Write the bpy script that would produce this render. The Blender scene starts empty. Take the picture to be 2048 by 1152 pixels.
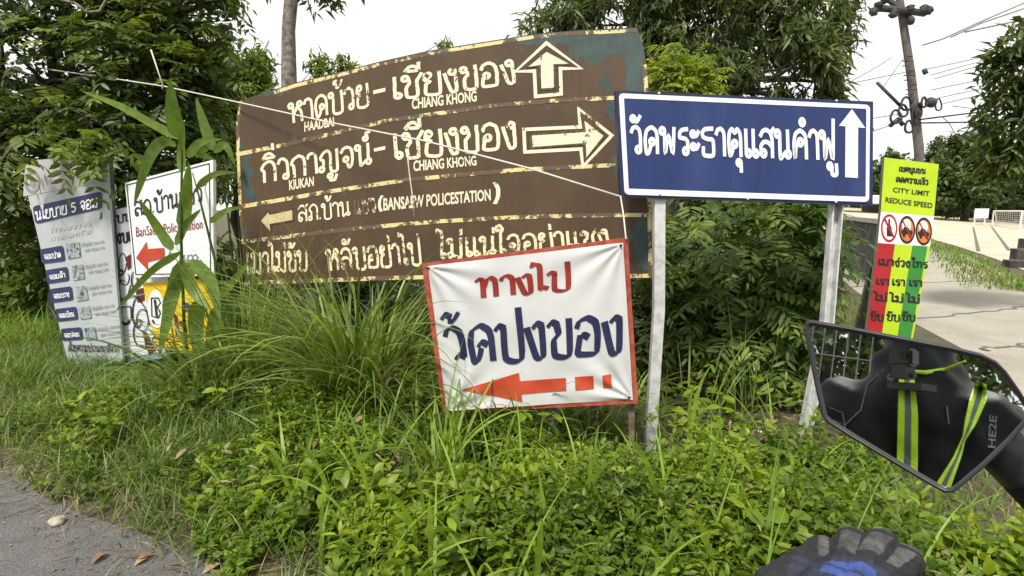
import bpy, bmesh, math, random
import numpy as np
from mathutils import Vector, Matrix, noise as mnoise

# ------------------------------------------------------------------ camera, world, sun, exposure
scene = bpy.context.scene
COL = scene.collection
W0, H0, FPX = 2048.0, 1152.0, 1100.0        # photograph size and focal length in its pixels
PITCH = math.atan(156.0 / FPX)
CAMH = 1.4
SC = 0.875
cam_d = bpy.data.cameras.new("camera")
cam_d.sensor_width = 36.0
cam_d.lens = 36.0 * FPX / W0
cam_d.clip_start = 0.02
cam_d.clip_end = 3000.0
cam = bpy.data.objects.new("camera", cam_d)
COL.objects.link(cam)
cam.location = (0, 0, CAMH)
cam.rotation_euler = (math.radians(90) - PITCH, 0, 0)
scene.camera = cam

SUN_EL, SUN_AZ = 58.0, 205.0                 # azimuth clockwise from +Y: behind the camera, a little left
world = bpy.data.worlds.new("World")
scene.world = world
world.use_nodes = True
wt = world.node_tree
for n in list(wt.nodes):
    wt.nodes.remove(n)
w_out = wt.nodes.new("ShaderNodeOutputWorld")
w_bg = wt.nodes.new("ShaderNodeBackground")
w_bg.inputs[1].default_value = 0.1
w_sky = wt.nodes.new("ShaderNodeTexSky")
w_sky.sky_type = 'NISHITA'
w_sky.sun_disc = False
w_sky.sun_elevation = math.radians(SUN_EL)
w_sky.sun_rotation = math.radians(SUN_AZ)
w_mix = wt.nodes.new("ShaderNodeMixRGB")
w_co = wt.nodes.new("ShaderNodeTexCoord")
w_no = wt.nodes.new("ShaderNodeTexNoise")
w_no.inputs['Scale'].default_value = 3.2
w_no.inputs['Detail'].default_value = 6
w_ra = wt.nodes.new("ShaderNodeValToRGB")     # cloud cover: nearly closed, thin in a few places
w_ra.color_ramp.elements[0].position = 0.28
w_ra.color_ramp.elements[0].color = (0.75, 0.75, 0.75, 1)
w_ra.color_ramp.elements[1].position = 0.42
w_ra.color_ramp.elements[1].color = (1, 1, 1, 1)
w_mix.inputs[2].default_value = (7.8, 7.8, 7.75, 1)
wt.links.new(w_co.outputs['Generated'], w_no.inputs['Vector'])
wt.links.new(w_no.outputs['Fac'], w_ra.inputs['Fac'])
wt.links.new(w_ra.outputs['Color'], w_mix.inputs[0])
wt.links.new(w_sky.outputs[0], w_mix.inputs[1])
wt.links.new(w_mix.outputs[0], w_bg.inputs[0])
wt.links.new(w_bg.outputs[0], w_out.inputs[0])

sun_d = bpy.data.lights.new("sun", 'SUN')
sun_d.energy = 3.4
sun_d.angle = math.radians(10)
sun_d.color = (1.0, 0.95, 0.86)
sun = bpy.data.objects.new("sun", sun_d)
COL.objects.link(sun)
_a, _e = math.radians(SUN_AZ), math.radians(SUN_EL)
_tosun = Vector((math.sin(_a) * math.cos(_e), math.cos(_a) * math.cos(_e), math.sin(_e)))
sun.rotation_euler = _tosun.to_track_quat('Z', 'Y').to_euler()
sun.location = (0, 0, 40)

scene.view_settings.view_transform = 'Standard'
scene.view_settings.look = 'None'
scene.view_settings.gamma = 1.0
scene.view_settings.exposure = 0.55
scene.render.engine = 'CYCLES'
scene.cycles.max_bounces = 8
scene.cycles.transparent_max_bounces = 12

rng = np.random.default_rng(7)
random.seed(7)
# ------------------------------------------------------------------ pixel -> world
FWD = Vector((0, math.cos(PITCH), -math.sin(PITCH)))
UPV = Vector((0, math.sin(PITCH), math.cos(PITCH)))
RGT = Vector((1, 0, 0))
CAM = Vector((0, 0, CAMH))


def ray(px, py):
    return FWD + RGT * ((px - 1024.0) / FPX) + UPV * ((576.0 - py) / FPX)


def at(px, py, Y):
    """point seen at a photo pixel, Y nominal metres ahead"""
    d = ray(px, py)
    return CAM + d * (Y * SC / d.y)


def atr(px, py, Y):
    d = ray(px, py)
    return CAM + d * (Y / d.y)


def gnd(px, py, z=0.0):
    d = ray(px, py)
    return CAM + d * ((z - CAMH) / d.z)


class Plane:
    """an upright (or leaning) board plane through three points"""
    def __init__(s, a, b, c=None):
        s.o = a.copy()
        u = (b - a)
        v = (c - a) if c is not None else Vector((0, 0, 1))
        s.n = u.cross(v).normalized()
        if s.n.dot(CAM - a) < 0:
            s.n = -s.n

    def hit(s, px, py, off=0.0):
        d = ray(px, py)
        t = (s.o - CAM).dot(s.n) / d.dot(s.n)
        return CAM + d * t + s.n * off


# ------------------------------------------------------------------ objects
def tag(o, label=None, cat=None, group=None, kind=None):
    if label: o["label"] = label
    if cat: o["category"] = cat
    if group: o["group"] = group
    if kind: o["kind"] = kind
    return o


def thing(name, loc, label, cat, group=None):
    o = bpy.data.objects.new(name, None)
    o.empty_display_size = 0.1
    COL.objects.link(o)
    o.location = loc
    return tag(o, label, cat, group)


def link(name, me, mat, parent=None, smooth=False):
    o = bpy.data.objects.new(name, me)
    COL.objects.link(o)
    if mat is not None:
        if isinstance(mat, (list, tuple)):
            for m in mat: me.materials.append(m)
        else:
            me.materials.append(mat)
    if smooth and len(me.polygons):
        me.polygons.foreach_set("use_smooth", [True] * len(me.polygons))
    if parent is not None:
        o.parent = parent
        o.matrix_parent_inverse = Matrix.Translation(-Vector(parent.location))
    return o


def mesh_np(name, V, F, mat, parent=None, rnd=None, smooth=False):
    """V (n,3), F (m,k) or list of such arrays"""
    Fs = F if isinstance(F, list) else [F]
    me = bpy.data.meshes.new(name)
    V = np.asarray(V, dtype=np.float32)
    nl = sum(f.size for f in Fs)
    npoly = sum(len(f) for f in Fs)
    me.vertices.add(len(V)); me.vertices.foreach_set("co", V.ravel())
    me.loops.add(nl); me.polygons.add(npoly)
    me.loops.foreach_set("vertex_index", np.concatenate([f.ravel() for f in Fs]).astype(np.int32))
    tot = np.concatenate([np.full(len(f), f.shape[1], dtype=np.int32) for f in Fs])
    start = np.concatenate([[0], np.cumsum(tot)[:-1]]).astype(np.int32)
    me.polygons.foreach_set("loop_start", start)
    try:
        me.polygons.foreach_set("loop_total", tot)
    except Exception:
        pass
    if rnd is not None:
        at_ = me.attributes.new("rnd", 'FLOAT', 'POINT')
        at_.data.foreach_set("value", np.asarray(rnd, dtype=np.float32))
    me.update(calc_edges=True)
    me.validate()
    return link(name, me, mat, parent, smooth)


def bm_obj(name, bm, mat, parent=None, smooth=False):
    me = bpy.data.meshes.new(name)
    bmesh.ops.recalc_face_normals(bm, faces=bm.faces[:])
    bm.to_mesh(me); bm.free()
    return link(name, me, mat, parent, smooth)


def tube_bm(bm, pts, radii, seg=8, cap=True):
    pts = [Vector(p) for p in pts]
    if not hasattr(radii, '__len__'): radii = [radii] * len(pts)
    rings = []
    prev = None
    for i, p in enumerate(pts):
        t = (pts[min(i + 1, len(pts) - 1)] - pts[max(i - 1, 0)])
        if t.length < 1e-9: t = Vector((0, 0, 1))
        t.normalize()
        if prev is None:
            a = Vector((0, 0, 1)) if abs(t.z) < 0.9 else Vector((1, 0, 0))
            x = t.cross(a).normalized()
        else:
            x = (prev - t * prev.dot(t)).normalized()
        prev = x
        y = t.cross(x)
        rings.append([bm.verts.new(p + (x * math.cos(2 * math.pi * k / seg) + y * math.sin(2 * math.pi * k / seg)) * radii[i]) for k in range(seg)])
    for a, b in zip(rings, rings[1:]):
        for k in range(seg):
            bm.faces.new((a[k], a[(k + 1) % seg], b[(k + 1) % seg], b[k]))
    if cap:
        bm.faces.new(list(reversed(rings[0]))); bm.faces.new(rings[-1])


def tube(name, pts, r, mat, parent=None, seg=8, smooth=True):
    bm = bmesh.new(); tube_bm(bm, pts, r, seg)
    return bm_obj(name, bm, mat, parent, smooth)


def box_bm(bm, c, ax, ay, az):
    """box from centre and three half-axis vectors"""
    c = Vector(c); v = []
    for sz in (-1, 1):
        for sx, sy in ((-1, -1), (1, -1), (1, 1), (-1, 1)):
            v.append(bm.verts.new(c + ax * sx + ay * sy + az * sz))
    for f in ((3, 2, 1, 0), (4, 5, 6, 7), (0, 1, 5, 4), (1, 2, 6, 5), (2, 3, 7, 6), (3, 0, 4, 7)):
        bm.faces.new([v[i] for i in f])


def beam_bm(bm, a, b, w, h, up=Vector((0, 0, 1))):
    a, b = Vector(a), Vector(b)
    t = (b - a); L = t.length; t.normalize()
    s = t.cross(up).normalized(); u = s.cross(t)
    box_bm(bm, (a + b) / 2, t * L / 2, s * w / 2, u * h / 2)


def slab_bm(bm, ring, n, th):
    """closed plate: front outline `ring` (3-D points), thickness th backwards along -n"""
    f = [bm.verts.new(p) for p in ring]
    k = [bm.verts.new(p - n * th) for p in ring]
    bm.faces.new(f); bm.faces.new(list(reversed(k)))
    m = len(ring)
    for i in range(m):
        bm.faces.new((f[(i + 1) % m], f[i], k[i], k[(i + 1) % m]))


def jit_path(a, b, n, j):
    a, b = Vector(a), Vector(b)
    out = []
    for i in range(n + 1):
        t = i / n
        p = a.lerp(b, t)
        if 0 < i < n:
            p += Vector((random.gauss(0, j), random.gauss(0, j), random.gauss(0, j)))
        out.append(p)
    return out


# ------------------------------------------------------------------ materials
def new_mat(name):
    m = bpy.data.materials.new(name); m.use_nodes = True
    nt = m.node_tree
    return m, nt, nt.nodes["Principled BSDF"], nt.nodes["Material Output"]


def nodes_noise(nt, scale, detail=4, rough=0.6, vec=None):
    n = nt.nodes.new("ShaderNodeTexNoise")
    n.inputs['Scale'].default_value = scale
    n.inputs['Detail'].default_value = detail
    n.inputs['Roughness'].default_value = rough
    if vec is not None: nt.links.new(vec, n.inputs['Vector'])
    return n


def ramp(nt, fac, stops):
    r = nt.nodes.new("ShaderNodeValToRGB")
    e = r.color_ramp.elements
    while len(e) < len(stops): e.new(0.5)
    for el, (p, c) in zip(e, stops):
        el.position = p
        el.color = (c[0], c[1], c[2], 1) if hasattr(c, '__len__') else (c, c, c, 1)
    nt.links.new(fac, r.inputs['Fac'])
    return r


def mixc(nt, fac, a, b):
    m = nt.nodes.new("ShaderNodeMixRGB")
    for i, x in ((0, fac), (1, a), (2, b)):
        if hasattr(x, 'is_linked') or hasattr(x, 'links'):
            nt.links.new(x, m.inputs[i])
        elif i == 0:
            m.inputs[0].default_value = x
        else:
            m.inputs[i].default_value = (x[0], x[1], x[2], 1)
    return m.outputs[0]


def objvec(nt, which='Object'):
    return nt.nodes.new("ShaderNodeTexCoord").outputs[which]


def bump(nt, b, h, strength=0.3, dist=0.01):
    n = nt.nodes.new("ShaderNodeBump")
    n.inputs['Strength'].default_value = strength
    n.inputs['Distance'].default_value = dist
    nt.links.new(h, n.inputs['Height'])
    nt.links.new(n.outputs[0], b.inputs['Normal'])


def rough_mat(name, c1, c2, scale=8, rough=0.7, metal=0.0, bumps=0.2, dist=0.004, spec=0.4, lo=0.35, hi=0.65):
    m, nt, b, o = new_mat(name)
    n = nodes_noise(nt, scale, 6, 0.65, objvec(nt))
    r = ramp(nt, n.outputs['Fac'], [(lo, c1), (hi, c2)])
    nt.links.new(r.outputs[0], b.inputs['Base Color'])
    b.inputs['Roughness'].default_value = rough
    b.inputs['Metallic'].default_value = metal
    b.inputs['Specular IOR Level'].default_value = spec
    if bumps:
        n2 = nodes_noise(nt, scale * 4, 4, 0.6, objvec(nt))
        bump(nt, b, n2.outputs['Fac'], bumps, dist)
    return m


def leaf_mat(name, dark, mid, light, trans=0.35, rough=0.45, spec=0.35, dead=None):
    """per-leaf hue from the 'rnd' attribute, light passing through the blade"""
    m, nt, b, o = new_mat(name)
    a = nt.nodes.new("ShaderNodeAttribute"); a.attribute_name = "rnd"
    st = [(0.0, dark), (0.5, mid), (0.93, light)]
    if dead is not None: st += [(0.965, light), (0.975, dead)]
    r = ramp(nt, a.outputs['Fac'], st)
    v = nodes_noise(nt, 25, 2, 0.5, objvec(nt))
    vr = ramp(nt, v.outputs['Fac'], [(0.3, 0.78), (0.7, 1.15)])
    mu = nt.nodes.new("ShaderNodeMixRGB"); mu.blend_type = 'MULTIPLY'; mu.inputs[0].default_value = 1
    nt.links.new(r.outputs[0], mu.inputs[1]); nt.links.new(vr.outputs[0], mu.inputs[2])
    nt.links.new(mu.outputs[0], b.inputs['Base Color'])
    b.inputs['Roughness'].default_value = rough
    b.inputs['Specular IOR Level'].default_value = spec
    t = nt.nodes.new("ShaderNodeBsdfTranslucent")
    hs = nt.nodes.new("ShaderNodeHueSaturation")
    hs.inputs['Hue'].default_value = 0.485; hs.inputs['Saturation'].default_value = 1.1; hs.inputs['Value'].default_value = 1.5
    nt.links.new(mu.outputs[0], hs.inputs['Color']); nt.links.new(hs.outputs[0], t.inputs['Color'])
    mx = nt.nodes.new("ShaderNodeMixShader"); mx.inputs[0].default_value = trans
    nt.links.new(b.outputs[0], mx.inputs[1]); nt.links.new(t.outputs[0], mx.inputs[2])
    nt.links.new(mx.outputs[0], o.inputs['Surface'])
    return m


def paint_worn(name, col, under, scale, wear, rough=0.6, col2=None, vec='Object'):
    """paint that has flaked off in patches, showing what is under it"""
    m, nt, b, o = new_mat(name)
    v = objvec(nt, vec)
    n = nodes_noise(nt, scale, 8, 0.72, v)
    nl_ = nodes_noise(nt, scale * 0.16, 3, 0.6, v)       # whole stretches stay sound, others are nearly bare
    ms = nt.nodes.new("ShaderNodeMath"); ms.operation = 'MULTIPLY_ADD'; ms.inputs[1].default_value = 0.55; ms.inputs[2].default_value = -0.275
    nt.links.new(nl_.outputs['Fac'], ms.inputs[0])
    ma = nt.nodes.new("ShaderNodeMath"); ma.operation = 'ADD'
    nt.links.new(n.outputs['Fac'], ma.inputs[0]); nt.links.new(ms.outputs[0], ma.inputs[1])
    f = ramp(nt, ma.outputs[0], [(wear, 0.0), (wear + 0.025, 1.0)])
    n2 = nodes_noise(nt, scale * 0.35, 4, 0.6, v)
    base = mixc(nt, n2.outputs['Fac'], col, col2 or tuple(c * 0.86 for c in col))
    c = mixc(nt, f.outputs[0], under, base)
    nt.links.new(c, b.inputs['Base Color'])
    b.inputs['Roughness'].default_value = rough
    return m


M = {}
# ------------------------------------------------------------------ leaf and blade generators
def unit(a):
    return a / np.maximum(np.linalg.norm(a, axis=-1, keepdims=True), 1e-9)


HI = (np.array([(0, 0), (.28, .85), (.28, 0), (.28, -.85), (.68, .8), (.68, 0), (.68, -.8), (1, 0)], float),
      np.array([(0, 2, 1), (0, 3, 2), (3, 5, 2), (3, 6, 5), (2, 5, 4), (2, 4, 1), (6, 7, 5), (5, 7, 4)]))
LO = (np.array([(0, 0), (.42, 1), (1, 0), (.42, -1)], float), np.array([(0, 2, 1), (0, 3, 2)]))


def leaves(o, d, n, L, Wd, fold=0.25, bend=0.15, tpl=HI):
    o, d, n = np.asarray(o, float), unit(np.asarray(d, float)), np.asarray(n, float)
    N = len(o)
    y = unit(np.cross(n, d)); z = np.cross(d, y)
    s, t = tpl[0][:, 0], tpl[0][:, 1]
    L = np.broadcast_to(L, (N,))[:, None]; Wd = np.broadcast_to(Wd, (N,))[:, None]
    bend = np.broadcast_to(bend, (N,))[:, None]
    sx = (s[None] * L)[..., None]; ty = (t[None] * Wd / 2)[..., None]
    hz = (fold * np.abs(t)[None] * Wd / 2 - bend * (s ** 2)[None] * L)[..., None]
    V = o[:, None] + d[:, None] * sx + y[:, None] * ty + z[:, None] * hz
    k = len(s)
    F = tpl[1][None] + (np.arange(N) * k)[:, None, None]
    return V.reshape(-1, 3), F.reshape(-1, 3), k


def blades(base, az, el, L, Wd, droop, K=7, twist=0.0):
    N = len(base)
    s = np.linspace(0, 1, K + 1)
    e = el[:, None] - droop[:, None] * s[None] ** 1.3
    step = L[:, None] / K
    hx = np.cos(e) * step; vz = np.sin(e) * step
    hx = np.concatenate([np.zeros((N, 1)), np.cumsum(hx[:, :-1], 1)], 1)
    vz = np.concatenate([np.zeros((N, 1)), np.cumsum(vz[:, :-1], 1)], 1)
    dx, dy = np.cos(az)[:, None], np.sin(az)[:, None]
    P = np.stack([base[:, 0:1] + dx * hx, base[:, 1:2] + dy * hx, base[:, 2:3] + vz], -1)
    tw = np.broadcast_to(twist, (N,))[:, None] * s[None]
    side = np.stack([-dy * np.cos(tw) , dx * np.cos(tw), np.sin(tw)], -1)
    w = (Wd[:, None] * np.clip(1.25 * (1 - s[None] ** 1.7), 0.02, 1) * np.clip(0.45 + s[None] * 3, 0, 1))[..., None] / 2
    V = np.stack([P - side * w, P + side * w], 2).reshape(N, -1, 3)
    i = np.arange(K)
    q = np.stack([2 * i, 2 * i + 1, 2 * i + 3, 2 * i + 2], 1)
    F = (q[None] + (np.arange(N) * 2 * (K + 1))[:, None, None]).reshape(-1, 4)
    return V.reshape(-1, 3), F, 2 * (K + 1)


def fronds(o, d, L, pairs, ll, droop=0.35):
    """pinnate leaves: returns leaflet origins, directions, normals, length scale, frond index"""
    N = len(o)
    d = unit(d)
    up = np.array([0, 0, 1.0]) + rng.normal(0, .25, (N, 3))
    side = unit(np.cross(d, up))
    O, D, Nn, LS, I = [], [], [], [], []
    L = np.broadcast_to(L, (N,))[:, None]
    for k in range(pairs + 1):
        s = 0.22 + 0.78 * k / pairs
        p = o + d * L * s; p[:, 2] -= (droop * L[:, 0]) * s * s
        t = d.copy(); t[:, 2] -= 2 * droop * s; t = unit(t)
        nn = unit(np.cross(side, t)); nn *= np.sign(nn[:, 2:3] + 1e-6)
        sg = (-1, 1) if k < pairs else (0,)
        for g in sg:
            dd = t * (0.5 if g else 1) + side * g * 0.95 - np.array([0, 0, .22]) + rng.normal(0, .12, (N, 3))
            O.append(p); D.append(unit(dd)); Nn.append(nn + rng.normal(0, .25, (N, 3)))
            LS.append(ll * (0.65 + 0.5 * math.sin(math.pi * min(0.95, s))) * rng.uniform(.8, 1.15, N)); I.append(np.arange(N))
    return np.concatenate(O), np.concatenate(D), np.concatenate(Nn), np.concatenate(LS), np.concatenate(I)


def merge(parts):
    V, F, R, n = [], [], [], 0
    for v, f, r in parts:
        V.append(v); F.append(f + n); R.append(r); n += len(v)
    return np.concatenate(V), np.concatenate(F), np.concatenate(R)


def pts_in_blobs(blobs, n, shell=0.5):
    """blobs: (px, py, radius px, Y[, depth factor[, weight]]) -> world points and blob index"""
    C = []; Rr = []; w = []
    for b in blobs:
        c = at(b[0], b[1], b[3]); r = b[2] / FPX * b[3] * SC
        df = b[4] if len(b) > 4 else 0.9
        C.append(c); Rr.append((r, r * df, r)); w.append(b[2] ** 2 * (b[5] if len(b) > 5 else 1))
    C, Rr, w = np.array([list(c) for c in C]), np.array(Rr), np.array(w, float)
    # sub-clumps near the blob surface, so light and dark tufts and gaps form
    ns = max(8, int(9 * len(C)))
    si = rng.choice(len(C), ns, p=w / w.sum())
    sv = unit(rng.normal(0, 1, (ns, 3))) * (rng.uniform(0.08, 1, (ns, 1)) ** shell)
    k = rng.integers(0, ns, n)
    i = si[k]
    v = sv[k] + rng.normal(0, 1, (n, 3)) * rng.uniform(.12, .26, (ns, 1))[k]
    nv = np.linalg.norm(v, axis=1, keepdims=True)
    v = v / np.maximum(nv, 1e-6) * np.minimum(nv, 1.02)
    return C[i] + v * Rr[i], unit(v) * np.minimum(1, np.linalg.norm(v, axis=1, keepdims=True)), i, C


def crown_whorls(name, blobs, twigs, per, ll, lw, mat, parent, droop=0.4, spread=0.5, tpl=LO, upb=0.35):
    """twig ends carrying drooping whorls of leaves"""
    P, v, i, C = pts_in_blobs(blobs, twigs, 0.45)
    n = twigs * per
    tw = np.repeat(np.arange(twigs), per)
    tr = rng.uniform(0, 1, twigs)
    d0 = unit(v + np.array([0, 0, upb]) + rng.normal(0, .35, v.shape))
    dd = unit(d0[tw] * 0.55 + unit(rng.normal(0, 1, (n, 3))) * spread * 1.6 - np.array([0, 0, droop]))
    oo = P[tw] + rng.normal(0, ll * .35, (n, 3))
    nn = np.array([0, 0, 1.0]) + rng.normal(0, .45, (n, 3)) + d0[tw] * .4
    L = ll * rng.uniform(.7, 1.25, n); Wd = lw * rng.uniform(.75, 1.2, n)
    V, F, k = leaves(oo, dd, nn, L, Wd, .3, .22, tpl)
    r = np.clip(tr[tw] * .7 + rng.uniform(0, .45, n) - .08, 0, 1)
    return mesh_np(name, V, F, mat, parent, np.repeat(r, k))


def crown_fronds(name, blobs, n, L, pairs, ll, lw, mat, parent, droop=0.35, tpl=LO, upb=0.3, shell=0.45, face=0.0):
    P, v, i, C = pts_in_blobs(blobs, n, shell)
    d = unit(v * np.array([1, 1, .6]) + rng.normal(0, .45, v.shape) + np.array([0, -face, upb]))
    LL = L * rng.uniform(.7, 1.25, n)
    O, D, Nn, LS, I = fronds(P - d * LL[:, None] * .4, d, LL, pairs, ll, droop)
    V, F, k = leaves(O, D, Nn, LS, LS * (lw / ll), .25, .12, tpl)
    tr = rng.uniform(0, 1, n)
    r = np.clip(tr[I] * .75 + rng.uniform(0, .3, len(I)), 0, 1)
    # midribs
    s = np.linspace(0, 1, 5)
    return mesh_np(name, V, F, mat, parent, np.repeat(r, k))


def limbs(name, base, fork, blobs, r0, mat, parent, every=1, jit=.05, r1=None):
    bm = bmesh.new()
    base, fork = Vector(base), Vector(fork)
    r1 = r1 or r0 * .75
    p = jit_path(base, fork, 5, jit * .6)
    tube_bm(bm, p, [r0 * 1.25] + [r0 + (r1 - r0) * i / 5 for i in range(1, 6)], 10)
    for b in blobs[::every]:
        if b[2] < 41:                                 # outlying tuft: one thin twig carries it
            tube_bm(bm, jit_path(fork, at(b[0], b[1], b[3]), 6, jit), [r1 * .3, r1 * .26, r1 * .2, r1 * .16, r1 * .12, r1 * .09, r1 * .05], 5)
            continue
        c = at(b[0], b[1], b[3]); r = b[2] / FPX * b[3] * SC
        q = jit_path(fork - Vector((0, 0, r1)), c, 5, jit * 1.4)
        tube_bm(bm, q, [r1 * .7 * (1 - .8 * i / 5) for i in range(6)], 7)
        for _ in range(5):
            e = c + Vector((random.uniform(-1, 1), random.uniform(-.7, .7), random.uniform(-.6, 1))) * r
            tube_bm(bm, jit_path(q[3 + random.randint(0, 1)], e, 3, jit), [r1 * .2, r1 * .15, r1 * .1, r1 * .05], 5)
    return bm_obj(name, bm, mat, parent, True)
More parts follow.
